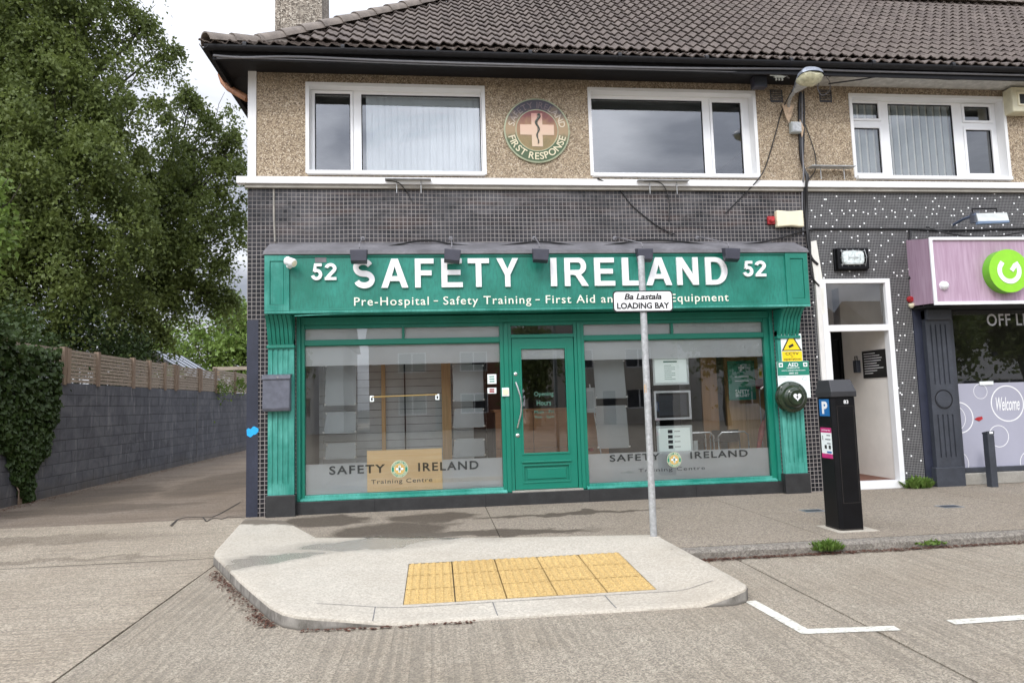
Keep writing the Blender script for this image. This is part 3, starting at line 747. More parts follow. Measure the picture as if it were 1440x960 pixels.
scatter_litter('leaf_litter', [(2.5, -3.52), (4.3, -3.53), (6.5, -3.53), (12, -3.53)], 2600, .035, 'reddish dead leaves in the gutter along the kerb')
scatter_litter('leaf_litter', [(-7.12, 1.2), (-7.12, 4), (-7.12, 9), (-7.12, 16)], 1900, .16, 'dry leaves lying along the foot of the alley wall', z=.002)

def clump(name, cx, cy, z, n, h, r, label, blade=.012):
    b = MB()
    for k in range(n):
        a = random.random()*6.28; d = r*random.random()**.7; x, y = cx+math.cos(a)*d, cy+math.sin(a)*d*.55
        ln = h*random.uniform(.4, 1)*(1-.4*d/r); ta = random.random()*6.28; tl = random.uniform(.2, .9)
        tip = Vector((x+math.cos(ta)*ln*tl, y+math.sin(ta)*ln*tl, z+ln*(1-.35*tl))); mid = Vector((x, y, z)).lerp(tip, .55)+Vector((0, 0, ln*.12))
        wv = Vector((-math.sin(ta), math.cos(ta), 0))*blade*random.uniform(.6, 1.6)
        b.face([(x, y, z), mid-wv, tip, mid+wv])
    return tag(b.build(name, M['weed']), label, 'weed')
wx, wy = atz(1167, 772, -.05); clump('weed', wx, -3.50, -.07, 300, .16, .17, 'green weed tuft growing in the gutter below the parking machine')
wx, wy = atz(1323, 766, -.05); clump('weed', wx, -3.48, -.07, 190, .08, .18, 'low green weed in the gutter, right of the parking machine')
wx, wy = atz(1281, 684, 0); clump('weed', wx, -.12, 0, 230, .27, .22, 'leafy weed growing at the wall foot beside the white porch', .022)

# small inspection covers
for (px, py, lb) in ((1143, 718, 'small dark metal cover in the pavement left of the parking machine'), (1335, 712, 'small worn metal cover in the pavement near the bollard')):
    cx, cy = atz(px, py, 0); t = thing('access_cover', lb, 'access cover', (cx, cy, 0))
    fr = MB().holes(cx-.14, cx+.14, -.1, .1, [(cx-.125, cx+.125, -.085, .085)], 0, .01)
    fr.v = [(x, cy+z, .003+y*.3) for x, y, z in fr.v]; fr.build('frame', M['galv'], t)
    MB().box(cx-.122, cx+.122, cy-.082, cy+.082, -.02, .004).build('lid', M['slate'], t)

# ================================================================== TERRACE BUILDING
bl = thing('terrace_building', 'two-storey terrace in beige pebbledash over black mosaic with brown tiled roof', 'building', (0, 0, 0))
XR = 17.0; WT = .3
U1 = (-1.83, .81, 4.985, 6.36); U2 = (2.49, 5.20, 4.985, 6.38); U3 = (6.87, 9.62, 4.985, 6.38)
openings_up = [U1, U2, U3, (11.6, 14.2, 4.985, 6.38)]
MB().holes(-2.6, XR, 4.9, 6.62, openings_up, 0, WT).build('upper_wall', M['pebble'], bl)
# lower walls (behind shopfront the wall is open)
MB().holes(-2.53, 5.98, 0, 4.9, [(-2.0, 5.3, 0, 2.84)], .0, WT).build('tiled_wall', M['mosaic'], bl)
MB().holes(5.98, XR, 0, 4.9, [(6.11, 7.30, 0, 3.32), (8.2, 15.5, 0, 3.0)], .0, WT).build('tiled_wall', M['mosaic_fine'], bl, label='wall of fine black mosaic dotted with white tiles')
box('corner_strip', -2.69, -2.53, -.003, WT, 0, 2.8, M['navy'], bl, label='dark navy painted corner strip')
box('tiled_corner', -2.69, -2.53, 0, WT, 2.8, 4.9, M['mosaic'], bl)
MB().tube([(-2.32, -.004, 4.79), (-2.315, -.006, 4.3), (-2.30, -.004, 3.95)], [.014, .016, .012], 6).build('mortar_crack', M['conc'], bl)
box('side_wall', -2.69, -2.5, WT, 8.6, 0, 6.55, M['pebble'], bl)
box('back_wall', -2.5, XR, 8.4, 8.6, 0, 6.55, M['pebble'], bl); box('end_wall', XR-.001, XR+.2, 0, 8.6, 0, 6.55, M['pebble'], bl)
box('corner_board', -2.69, -2.57, -.025, .06, 4.92, 6.56, M['white'], bl, .004)
box('corner_wall', -2.69, -2.6, .06, WT, 4.9, 6.56, M['pebble'], bl)
# string course: painted concrete band with thin drip below
b = MB(); b.box(-2.83, XR, -.09, .02, 4.80, 4.905); b.build('string_course', M['white'], bl, .008)
box('drip_moulding', -2.72, XR, -.055, .01, 4.745, 4.797, M['conc'], bl, .004)
box('floor_slab', -2.5, XR, WT, 8.4, 4.62, 4.8, M['grey_int'], bl)
box('upper_ceiling', -2.5, XR, WT, 8.4, 6.36, 6.42, M['grey_int'], bl)
# ---- upper windows
def upper_window(U, panes, label=None, blind=None):
    x0, x1, z0, z1 = U
    w_ = bpy.data.objects.new('window', None); COL.objects.link(w_); w_.parent = bl; w_.location = ((x0+x1)/2, .15, z0)
    if label: w_['label'] = label
    MB().holes(x0-.03, x1+.03, z0-.001, z1+.03, [(x0+.022, x1-.022, z0+.001, z1-.022)], -.018, .0-.0005).build('surround', M['white'], w_)
    b = MB(); b.box(x0-.001+.001, x0+.02, 0.0, .2, z0+.002, z1-.002); b.box(x1-.02, x1, 0.0, .2, z0+.002, z1-.002); b.box(x0+.02, x1-.02, 0, .2, z1-.02, z1-.001)
    b.build('reveal', M['white'], w_)
    box('sill', x0, x1, -.075, .16, z0-.03+.0, z0+.028, M['white'], w_, .004)
    fz0 = z0+.028; sash = .045; hs = [(a, b_, c, d) for a, b_, c, d, s in panes]
    # outer frame
    MB().holes(x0+.02, x1-.02, fz0, z1-.02, [(a-sash*s, b_+sash*s, c-sash*s, d+sash*s) if s else (a, b_, c, d) for a, b_, c, d, s in panes], .15, .2).build('frame', M['upvc'], w_, .004)
    for a, b_, c, d, s in panes:
        if s: MB().holes(a-sash+.003, b_+sash-.003, c-sash+.003, d+sash-.003, [(a, b_, c, d)], .135, .19).build('sash', M['upvc'], w_, .005)
        g = .012
        MB().holes(a-.002, b_+.002, c-.002, d+.002, [(a+g, b_-g, c+g, d-g)], .16, .185).build('gasket', M['black'], w_)
        box('pane', a+g, b_-g, c+g, d-g, .17, .176, M['glass_up'], w_) if False else MB().face([(a+g-.003, .172, c+g-.003), (b_-g+.003, .172, c+g-.003), (b_-g+.003, .172, d-g+.003), (a+g-.003, .172, d-g+.003)]).build('pane', M['glass_up'], w_)
    return w_
def pr(x0, y0, x1, y1, s): r = rect(x0, y0, x1, y1, .15); return (*r, s)
p1 = [(-1.75, -1.22, 5.06, 6.29, 1), (-1.055, .775, 5.05, 6.29, 0)]
p2 = [(2.53, 4.39, 5.06, 6.30, 0), (4.555, 5.045, 5.08, 6.28, 1)]
p3 = [(6.985, 7.455, 6.055, 6.32, 1), (6.985, 7.455, 5.12, 5.89, 1), (7.635, 8.80, 5.08, 6.32, 0), (9.02, 9.49, 6.055, 6.30, 1), (9.02, 9.49, 5.13, 5.89, 1)]
w1 = upper_window(U1, p1, 'upper window with white vertical blinds'); w2 = upper_window(U2, p2); w3 = upper_window(U3, p3, 'upper window with top-hung sashes and striped curtain')
upper_window(openings_up[3], [(11.75, 14.0, 5.08, 6.3, 0)])
M['blind'] = plain('pale_blue_blind_fabric', (.90, .94, .95), .7, var=.02, scale=20)
M['curt_a'] = plain('grey_curtain_stripe', (.42, .45, .44), .8, var=.06); M['curt_b'] = plain('pale_curtain_stripe', (.88, .87, .78), .8, var=.05)
x = -.935
while x < .85:                                            # vertical blind slats, each turned a little
    wd = .118; a = R_(random.uniform(29, 33)); dx, dy = math.cos(a)*wd/2, math.sin(a)*wd/2; y = .225
    MB().prism([(x-dx, y-dy, 5.02), (x+dx, y+dy, 5.02), (x+dx, y+dy+.0015, 5.02), (x-dx, y-dy+.0015, 5.02)], (0, 0, 1.3)).build('blind_slat', M['blind'], w1); x += .098
k = 0
for xa, xb, z0 in ((6.95, 7.5, 5.05), (7.6, 9.05, 5.05)):
    x = xa
    while x < xb:
        wd = .075; y = .235+.02*(k % 2); a = R_(20 if k % 2 else -20)
        dx, dy = math.cos(a)*wd/2, math.sin(a)*wd/2
        MB().prism([(x-dx, y-dy, z0), (x+dx, y+dy, z0), (x+dx, y+dy+.002, z0), (x-dx, y-dy+.002, z0)], (0, 0, 1.31)).build('curtain_fold', M['curt_b'] if k % 2 else M['curt_a'], w3); x += .066; k += 1
# room behind upper windows
box('upper_back_wall', -2.4, XR-.1, 3.6, 3.7, 4.8, 6.4, M['dark_int'], bl)
for xx in (1.7, 6.2): box('partition', xx-.05, xx+.05, .31, 3.6, 4.8, 6.36, M['dark_int'], bl)

# ---- eaves, gutter, roof
EX, EY, EZ = -3.12, -.60, 6.60
b = MB(); b.box(-3.02, 5.98, -.5, 0, 6.53, 6.56); b.box(-3.02, -2.69, 0, 8.6, 6.53, 6.56); b.build('soffit', M['black'], bl, label='black boarded soffit over the left unit')
box('soffit', 5.98, XR, -.5, 0, 6.53, 6.56, plain('grey_white_soffit', (.50, .49, .46), .6, var=.25, fine=20), bl, label='white soffit over the right unit')
box('fascia_board', -3.04, XR, -.53, -.5, 6.44, 6.63, M['black'], bl); box('fascia_board', -3.05, -3.02, -.5, 8.6, 6.44, 6.63, M['black'], bl)
b = MB()                                                   # half-round gutter
def gutter(b, p0, p1, r=.062, n=9):
    p0, p1 = Vector(p0), Vector(p1); t = (p1-p0).normalized(); s = Vector((t.y, -t.x, 0)); prof = []
    for k in range(n): a = math.pi*k/(n-1); prof.append(s*math.cos(a)*r+Vector((0, 0, -math.sin(a)*r)))
    for k in range(n-1, -1, -1): a = math.pi*k/(n-1); prof.append(s*math.cos(a)*(r-.006)+Vector((0, 0, -math.sin(a)*(r-.006))))
    b.prism([p0+q for q in prof], p1-p0)
gutter(b, (EX, EY, EZ), (XR, EY, EZ)); b.build('gutter', M['black'], bl)
b = MB(); gutter(b, (EX, 8.6, EZ), (EX, EY-.06, EZ)); b.build('gutter', M['black'], bl)
for k in range(15): b = MB().tube([(-2.6+k*1.35, EY, EZ+.003), (-2.6+k*1.35+.05, EY, EZ+.003)], .069, 12); b.build('gutter_bracket', M['black'], bl)
# roof surface: short bell-cast at the eaves, then 43 degrees
PROF = [(-.62, 6.63), (-.12, 6.90), (3.50, 10.28)]
def roof_pt(x, s):
    """point at slope distance s from the eaves and the slope direction"""
    for (y0, z0), (y1, z1) in zip(PROF, PROF[1:]):
        L = math.hypot(y1-y0, z1-z0)
        if s <= L or (y1, z1) == PROF[-1]: return Vector((x, y0+(y1-y0)*s/L, z0+(z1-z0)*s/L)), Vector((0, (y1-y0)/L, (z1-z0)/L))
        s -= L
HIP0 = Vector((-3.08, -.62, 6.63)); HIPX = 1.12              # hip moves HIPX in x per metre in y
def hip_x(y): return -3.08+(y+.62)*HIPX
RG = (3.50, 10.28)
roof = MB()
for (y0, z0), (y1, z1) in zip(PROF, PROF[1:]): roof.face([(hip_x(y0), y0, z0-.05), (XR+.2, y0, z0-.05), (XR+.2, y1, z1-.05), (hip_x(y1), y1, z1-.05)])
hx = hip_x(RG[0])
roof.face([(-3.08, 8.7, 6.58), (-3.08, -.62, 6.58), (hip_x(-.12), -.12, 6.85), (hx, 3.5, 10.23)])
roof.face([(-3.08, 8.7, 6.58), (hx, 3.5, 10.23), (XR+.2, 3.5, 10.23), (XR+.2, 8.7, 6.58)])
rf = roof.build('roof', M['roof'], bl)
W_, GA = .2, .305
tb = MB(); ns_ = 10
def wave(u): return .019*math.sin(2*math.pi*u+.4)+.010*math.sin(4*math.pi*u+.6)
TL = GA+.06
for k in range(ns_+1):
    u = k/ns_; x = u*W_-.0; h = wave(u)
    tb.v += [(x, 0, h+.010), (x, 0, h+.028), (x, TL, h-.002), (x, TL, h+.003)]
for k in range(ns_):
    a, c = 4*k, 4*k+4
    tb.f += [(a, c, c+1, a+1), (a+1, c+1, c+3, a+3)]; tb.m += [0, 0]
tb.f.append((0, 1, 3, 2)); e = 4*ns_; tb.f.append((e, e+2, e+3, e+1)); tb.m += [0, 0]
tile = tb.build('roof_tile', M['roof'], rf, smooth=True); tdat = tile.data
tv = np.array([v.co[:] for v in tdat.vertices]); tf = [tuple(p.vertices) for p in tdat.polygons]
bpy.data.objects.remove(tile)
slots = []; s = 0.0; row = 0
while s < 5.45:
    p, d = roof_pt(0, s); hx_ = hip_x(p.y)
    x = math.floor(hx_/W_)*W_
    while x < XR:
        if x+W_ > hx_+.02: slots.append((x, s, row))
        x += W_
    s += GA if row > 1 else GA*.9; row += 1
def tile_mat(x, s, row):
    p, d = roof_pt(x, s); n = Vector((0, -d.z, d.y)); p = p+n*.006
    tilt = Matrix.Rotation(-R_(2.2), 3, 'X')
    m = Matrix((Vector((1, 0, 0)), d, n)).transposed() @ tilt @ Matrix.Rotation(random.uniform(-.008, .008), 3, 'Z'); m4 = m.to_4x4(); m4.translation = p+n*random.uniform(-.002, .003); return m4
def near(sl): p, _ = roof_pt(sl[0], sl[1]); return (p-Vector(CAMPOS)).length+(100 if sl[0] > 10.5 else 0)
slots.sort(key=near)
for sl_ in slots[:298]:
    o = bpy.data.objects.new('roof_tile', tdat); COL.objects.link(o); o.parent = rf; o.matrix_local = tile_mat(*sl_)
vv, ff = [], []
for sl_ in slots[298:]:
    m = np.array(tile_mat(*sl_)); i = len(vv)*len(tv); vv.append(tv@m[:3, :3].T+m[:3, 3]); ff += [tuple(k+i for k in f) for f in tf]
b = MB(); b.v = [tuple(q) for q in np.concatenate(vv)]; b.f = ff; b.m = [0]*len(ff)
o = b.build('roof_tiling', M['roof'], rf, smooth=True); o['kind'] = 'stuff'
# hip and ridge tiles: half round, each lapping the next
def ridge_mesh(L=.46, r0=.15, r1=.132):
    b = MB(); n = 10
    for (yy, r) in ((0, r0), (L, r1)):
        for rr in (r, r-.018):
            b.v += [(rr*math.cos(math.pi*k/n), yy, rr*math.sin(math.pi*k/n)) for k in range(n+1)]
    N = n+1
    for k in range(n):
        b.f += [(k, k+1, 2*N+k+1, 2*N+k), (N+k+1, N+k, 3*N+k, 3*N+k+1), (k+1, k, N+k, N+k+1)]; b.m += [0]*3
    b.f += [(0, 2*N, 3*N, N), (n, N+n, 3*N+n, 2*N+n)]; b.m += [0, 0]
    o = b.build('ridge_tile', M['ridge'], rf, smooth=True); me = o.data; bpy.data.objects.remove(o); return me
rme = ridge_mesh()
def run_ridge(p0, p1, lift=.0):
    p0, p1 = Vector(p0), Vector(p1); d = (p1-p0); L = d.length; d.normalize(); s = 0
    side = d.cross(Vector((0, 0, 1))).normalized(); up = side.cross(d).normalized()
    while s < L:
        q = p0+d*s+up*(lift+.0); dd = (d+up*(-.028)).normalized()
        m = Matrix((side, dd, side.cross(dd))).transposed().to_4x4(); m.translation = q+up*.012
        o = bpy.data.objects.new('ridge_tile', rme); COL.objects.link(o); o.parent = rf; o.matrix_local = m; s += .40
run_ridge((hip_x(-.62)-.02, -.64, 6.64), (hip_x(-.12), -.12, 6.91), -.03); run_ridge((hip_x(-.10), -.10, 6.93), (hx, 3.5, 10.30), -.03); run_ridge((hx, 3.5, 10.30), (XR, 3.5, 10.30), .0)
# chimney
cx0, cx1 = at(387, 20, 3.0)[0], at(453, 20, 3.0)[0]
ch = bpy.data.objects.new('chimney', None); COL.objects.link(ch); ch.parent = bl; ch.location = ((cx0+cx1)/2, 3.3, 8)
b = MB().box(cx0+.05, cx1-.05, 3.0, 3.9, 7.2, 10.9); b.build('stack', M['chimney'], ch)
b = MB().box(cx0, cx0+.09, 2.98, 3.92, 7.2, 10.9).box(cx1-.09, cx1, 2.98, 3.92, 7.2, 10.9); b.build('quoin', M['chimney'], ch)
box('cap', cx0-.07, cx1+.07, 2.93, 3.97, 10.9, 11.05, M['conc'], ch)
# swan-neck clay-brown pipe under the side eaves
sw = [(*atx(px, py, -3.0)[::-1],) for px, py in ()]
def pt(px, py, y): X, Z = at(px, py, y); return (X, y, Z)
t = MB().tube([pt(311, 104, .45), pt(315, 116, .45), pt(322, 124, .42), pt(334, 131, .38), pt(348, 139, .34)], .055, 10); t.build('rainwater_pipe', M['clay'], bl, smooth=True, label='rusty brown swan-neck pipe under the left eaves')
# vents in the upper wall
for px, lb in ((1091, None), (1160, None)):
    r = rect(px-8, 127, px+9, 144, 0)
    v = bpy.data.objects.new('vent', None); COL.objects.link(v); v.parent = bl; v.location = (r[0], 0, r[2])
    MB().holes(r[0], r[1], r[2], r[3], [(r[0]+.012, r[1]-.012, r[2]+.012, r[3]-.012)], -.012, -.001).build('frame', M['slate'], v)
    for k in range(6):
        z = r[2]+.018+k*(r[3]-r[2]-.03)/6; box('slat', r[0]+.012, r[1]-.012, -.010, -.003, z, z+.012, M['slate'], v)
# black infill so that nothing shines through between ground-floor shop interiors
box('party_wall', 5.7, 5.9, .31, 6, 0, 4.6, M['ivory'], bl); box('party_wall', 7.42, 7.62, .31, 6, 0, 4.6, M['ivory'], bl)

# ================================================================== GREEN SHOPFRONT
sf = thing('shopfront', 'green painted timber shopfront with glazed door between two display windows', 'shopfront', (-2.0, .05, 0))
G, GN, GO = M['green'], M['green_new'], M['green_old']
XL, XRt = -2.0, 5.3
W1 = (-1.895, .975); DR = (1.165, 2.10); W2 = (2.275, 5.165); ZS, ZT, ZT2, ZL = .255, 2.42, 2.50, 2.665
FY0, FY1 = .08, .17
# frame as separate members butted together
def fr(name, x0, x1, z0, z1, y0=FY0, y1=FY1, mat=GN, bv=.005, label=None): return box(name, x0, x1, y0, y1, z0, z1, mat, sf, bv, label)
fr('jamb', XL, XL+.055, .18, 2.84, .02, .2, G); fr('jamb', XL+.055, W1[0], .18, 2.84, .07, .19)
fr('jamb', XRt-.055, XRt, .18, 2.84, .02, .2, G); fr('jamb', W2[1], XRt-.055, .18, 2.84, .07, .19)
fr('mullion', W1[1], 1.035, .18, 2.70); fr('mullion', 1.035, 1.10, .18, 2.70, .062, .18); fr('door_jamb', 1.10, 1.15, .18, 2.70, .08, .19)
fr('door_jamb', 2.115, 2.165, .18, 2.70, .08, .19); fr('mullion', 2.165, 2.22, .18, 2.70, .062, .18); fr('mullion', 2.22, W2[0], .18, 2.70)
fr('head_rail', XL+.105, XRt-.105, 2.665, 2.84, .09, .2, G)
fr('head_rail', XL+.06, XRt-.06, 2.72, 2.83, .03, .088, G)
for a, c in (W1, W2):
    fr('transom', a, c, ZT, ZT2)
    fr('glazing_bead', a, c, ZT-.012, ZT-.001, .1, .12); mid = at(567 if a < 0 else 945, 465, .1)[0]
    fr('transom_mullion', mid-.02, mid+.02, ZT2, ZL, .09, .16)
    fr('sill_rail', a, c, .20, ZS, .07, .17, GO)
    MB().prism([(a-.05, -.01, .183), (a-.05, .068, .183), (a-.05, .068, .225), (a-.05, -.01, .205)], (c-a+.1, 0, 0)).build('sill', GO, sf, .004)
fr('door_transom', 1.15, 2.115, 2.475, 2.53)
box('plinth', XL+.001, XRt-.001, -.012, .06, -.01, .178, M['base'], sf, .006)
for xx in (-.9, .7, 2.25, 3.9): box('plinth_joint', xx-.003, xx+.003, -.0135, -.01, 0, .177, M['black'], sf)
box('threshold', 1.10, 2.165, .0, .12, .179, .2, M['conc'], sf, .003)
# glass
def pane(x0, x1, z0, z1, y, mat='glass', par=None, name='pane'):
    return MB().face([(x0, y, z0), (x1, y, z0), (x1, y, z1), (x0, y, z1)]).build(name, M[mat], par or sf)
def logo_small(cx, cz, r, y, par):
    b = MB(); y0 = y
    def disc(r, yy, m, n=28): b.face([(cx+r*math.cos(2*math.pi*k/n), yy, cz+r*math.sin(2*math.pi*k/n)) for k in range(n)], m)
    disc(r, y-.002, 0); disc(r*.93, y-.0035, 1); disc(r*.66, y-.005, 0); disc(r*.62, y-.0065, 2)
    for q in ((-.42, .42, -.12, .12), (-.12, .12, -.42, .42)): b.face([(cx+r*q[0], y-.008, cz+r*q[2]), (cx+r*q[1], y-.008, cz+r*q[2]), (cx+r*q[1], y-.008, cz+r*q[3]), (cx+r*q[0], y-.008, cz+r*q[3])][::1], 3)
    b.box(cx-r*.03, cx+r*.03, y-.010, y-.0095, cz-r*.4, cz+r*.38, 1)
    ring_text(b, 'SAFETY IRELAND', cx, cz, r*.79, r*.2, 160, 20, y-.004, .002, m=0); ring_text(b, 'FIRST RESPONSE', cx, cz, r*.79, r*.2, 205, 335, y-.004, .002, True, m=0)
    return b.build('window_roundel', [plain('pale_gold_print', (.62, .62, .42), .5), M['greenprint'], plain('gold_print', (.55, .36, .10), .5), M['paper']], par)
for idx, (a, c) in enumerate((W1, W2)):
    mid = at(567 if a < 0 else 945, 465, .1)[0]
    wn = bpy.data.objects.new('display_window', None); COL.objects.link(wn); wn.parent = sf; wn.location = (a+2, .06, ZS)
    pane(a, c, ZS, ZT-.001, .125, par=wn); pane(a, mid-.02, ZT2, ZL, .125, par=wn, name='top_light'); pane(mid+.02, c, ZT2, ZL, .125, par=wn, name='top_light')
    e = .001
    MB().face([(a+e, .150, 2.12), (c-e, .150, 2.12), (c-e, .150, ZT-.002), (a+e, .150, ZT-.002)]).build('frosted_band', M['frost'], wn)
    MB().face([(a+e, .150, ZS+.002), (c-e, .150, ZS+.002), (c-e, .150, .69), (a+e, .150, .69)]).build('frosted_band', M['frost'], wn)
    MB().face([(a+e, .150, ZT2), (c-e, .150, ZT2), (c-e, .150, ZL), (a+e, .150, ZL)]).build('frosted_band', M['frost'], wn)
    if idx == 0: a1, b1, t1, g = rect(463, 654, 541.5, 674, .122), rect(588, 647, 673, 667, .122), rect(522, 676, 608, 689, .122), (562, 659)
    else: a1, b1, t1, g = rect(857.6, 641, 928.5, 656, .122), rect(971, 636, 1052, 652, .122), rect(898, 661, 992, 674, .122), (948, 646)
    z0, z1 = (.535, .66) if idx == 0 else (.565, .67)
    text('window_lettering', 'SAFETY', (a1[0], a1[1], z0, z1), .1225, M['frosttext'], wn, .022, .001, space=1.2); text('window_lettering', 'IRELAND', (b1[0], b1[1], z0, z1), .1225, M['frosttext'], wn, .022, .001, space=1.2)
    text('window_lettering', 'Training Centre', (t1[0], t1[1], .375 if idx else .36, .445 if idx else .44), .1225, M['cutout'], wn, .006, .001, space=1.15)
    X, Z = at(*g, .12); logo_small(X, Z, .125 if idx == 0 else .115, .12, wn)
# door
dr = bpy.data.objects.new('door', None); COL.objects.link(dr); dr.parent = sf; dr.location = (1.15+2.0, .04, .2)
dx0, dx1, dz0, dz1 = 1.156, 2.109, .205, 2.47
MB().holes(dx0, dx1, dz0, dz1, [(1.285, 1.985, .73, 2.32), (1.285, 1.985, .31, .56)], .095, .14).build('leaf', GN, dr, .006)
MB().holes(1.27, 2.0, .715, 2.335, [(1.30, 1.97, .745, 2.305)], .083, .1).build('glazing_bead', GN, dr, .005)
box('kick_panel', 1.285, 1.985, .112, .13, .31, .56, GN, dr); box('raised_panel', 1.34, 1.93, .098, .113, .355, .515, GN, dr, .012)
MB().holes(1.272, 1.998, .297, .573, [(1.297, 1.973, .322, .548)], .085, .1).build('panel_moulding', GN, dr, .005)
box('ledge', 1.26, 2.01, .068, .0945, .60, .625, GN, dr, .006)
MB().face([(1.30, .118, .745), (1.97, .118, .745), (1.97, .118, 2.305), (1.30, .118, 2.305)]).build('pane', M['glass'], dr)
MB().face([(1.301, .1225, 2.15), (1.969, .1225, 2.15), (1.969, .1225, 2.304), (1.301, .1225, 2.304)]).build('frosted_band', M['frost'], dr)
X0, Z0 = at(722.5, 542, .05); X1, Z1 = at(724, 606, .05)
hp = [(1.20, .095, 1.80), (1.20, .045, 1.80), (1.225, .035, 1.72), (1.262, .03, 1.58), (1.272, .03, 1.47), (1.262, .03, 1.34), (1.225, .035, 1.21), (1.205, .045, 1.13), (1.205, .095, 1.13)]
MB().tube(hp, .013, 10).build('pull_handle', M['steel'], dr, smooth=True)
MB().lathe((1.205, .095, 1.93), (0, -1, 0), [(.026, 0), (.026, .008), (.012, .014)], 16).build('lock', M['steel'], dr); MB().lathe((1.21, .095, 1.01), (0, -1, 0), [(.03, 0), (.03, .008), (.014, .014)], 16).build('lock', M['steel'], dr)
op = plain('pale_green_lettering', (.06, .15, .11), .5)
X, Z = at(765, 555, .11); text('door_lettering', 'Opening', (X-.15, X+.15, Z-.035, Z+.05), .117, op, dr, .01, .001); X, Z = at(765, 567, .11); text('door_lettering', 'Hours', (X-.11, X+.11, Z-.03, Z+.05), .117, op, dr, .01, .001)
tt = MB()
for k, s in enumerate(('Mon - Fri', '9am - 5pm')): text('x', s, (X-.15, X+.15, Z-.15-.08*k, Z-.10-.08*k), .117, op, dr, .004, .001, mb=tt)
tt.build('door_lettering', op, dr)
pane(1.15, 2.115, 2.53, 2.665, .125, par=dr, name='top_light')
# pilasters, bases, scrolled capitals
def pilaster(x0, x1, label=None):
    p = bpy.data.objects.new('pilaster', None); COL.objects.link(p); p.parent = sf; p.location = (x0+2, -.05, 0)
    if label: p['label'] = label
    n = 4; w = x1-x0; g = .014; hs = []
    for k in range(n):
        cx = x0+w*(.2+.2*k); hs.append((cx-g, cx+g, .46, 2.36))
    MB().holes(x0, x1, .30, 2.5, hs, -.085, -.072).box(x0, x1, -.0719, .05, .30, 2.5).build('shaft', GO, p, .0)
    MB().box(x0-.025, x1+.025, -.115, .05, -.02, .298).build('base', M['base'], p, .008)
    b = MB(); prof = []                                  # scroll swelling forward under the sign
    for k in range(13):
        u = k/12; z = 2.42+u*.41; y = -.10-.235*(u**1.6)-.018*math.sin(u*math.pi*2); prof.append((y, z))
    for k in range(6):
        xa, xb = x0+.006+(w-.012)*k/6+.006, x0+.006+(w-.012)*(k+1)/6-.006
        b.prism([(xa, y, z) for y, z in prof]+[(xa, 0, prof[-1][1]), (xa, 0, prof[0][1])], (xb-xa, 0, 0))
    b2_ = [(y+.022, z) for y, z in prof]; b.prism([(x0, y, z) for y, z in b2_]+[(x0, .01, b2_[-1][1]), (x0, .01, b2_[0][1])], (w, 0, 0))
    b.build('scroll_capital', G, p, .0); box('capital_band', x0-.012, x1+.012, -.118, .0, 2.375, 2.418, G, p, .006)
pilaster(-2.375, -2.015); pilaster(5.305, 5.66)

# ---- sign over the shop
sg = thing('shop_sign', 'long green timber fascia sign with raised white letters and 52 at both ends', 'shop sign', (-2.36, -.35, 2.84))
SX0, SX1, SZ0, SZ1, SY = -2.36, 5.72, 2.84, 3.69, -.35
sgn = painted('green_sign_paint', (.001, .148, .100), .9, .4, chip=(.14, .40, .31), fade=(.02, .25, .19))
box('sign_board', -2.02, 5.36, SY, SY+.04, SZ0+.03, SZ1-.05, sgn, sg)
box('sign_box', SX0+.01, SX1-.01, SY+.041, .0, SZ0+.028, SZ1-.02, G, sg)
box('soffit_board', SX0+.02, SX1-.02, SY+.01, .1, SZ0+.0, SZ0+.027, G, sg)
box('top_moulding', SX0-.02, SX1+.02, SY-.045, SY+.05, SZ1-.018, SZ1+.012, M['lead'], sg, .004)
box('top_moulding', -2.02, 5.36, SY-.018, SY-.001, SZ1-.05, SZ1-.019, G, sg, .004)
box('bottom_moulding', SX0, SX1, SY-.03, SY+.03, SZ0-.005, SZ0+.028, GO, sg, .005)
box('bottom_moulding', -2.02, 5.36, SY-.016, SY-.0005, SZ0+.029, SZ0+.055, G, sg, .004)
for a, c in ((-2.36, -2.02), (5.36, 5.72)):
    MB().holes(a, c, SZ0+.029, SZ1-.02, [(a+.075, c-.075, SZ0+.12, SZ1-.11)], SY-.028, SY+.035).build('end_panel', GO if a < 0 else G, sg, .006)
    box('end_panel_field', a+.078, c-.078, SY-.016, SY+.02, SZ0+.123, SZ1-.113, GO if a < 0 else G, sg, .006)
MB().prism([(SX0-.01, .0, 3.92), (SX0-.01, .0, 3.90), (SX0-.01, SY-.04, SZ1+.013), (SX0-.01, SY-.04, SZ1+.033)], (SX1-SX0+.02, 0, 0)).build('lead_flashing', M['lead'], sg)
MB().tube([(SX0+.1+k*.4, -.0, 3.925) for k in range(20)], .01, 6).build('flashing_edge', M['lead'], sg)
Z0_, Z1_ = 3.185, 3.605
for chs in (('S', 495.5, 528), ('A', 536, 574), ('F', 583.5, 610), ('E', 620.6, 650.5), ('T', 658, 688), ('Y', 698.5, 729), ('I', 774.4, 783), ('R', 794, 827), ('E', 836, 864.6), ('L', 875, 905), ('A', 908.5, 944.5), ('N', 952, 982), ('D', 992.5, 1023)):
    c, a, e = chs; glyph('letter', c, (at(a, 384, SY-.03)[0], at(e, 384, SY-.03)[0], Z0_, Z1_), SY-.001, .035, M['letter'], sg)
for c, a, e in (('5', 437, 453.5), ('2', 456, 473.5), ('5', 1044.6, 1059.8), ('2', 1062, 1077.8)):
    glyph('numeral', c, (at(a, 380, SY-.03)[0], at(e, 380, SY-.03)[0], 3.305, 3.545), SY-.001, .03, M['letter'], sg)
ivory = plain('ivory_lettering', (.80, .80, .68), .4)
b = MB()
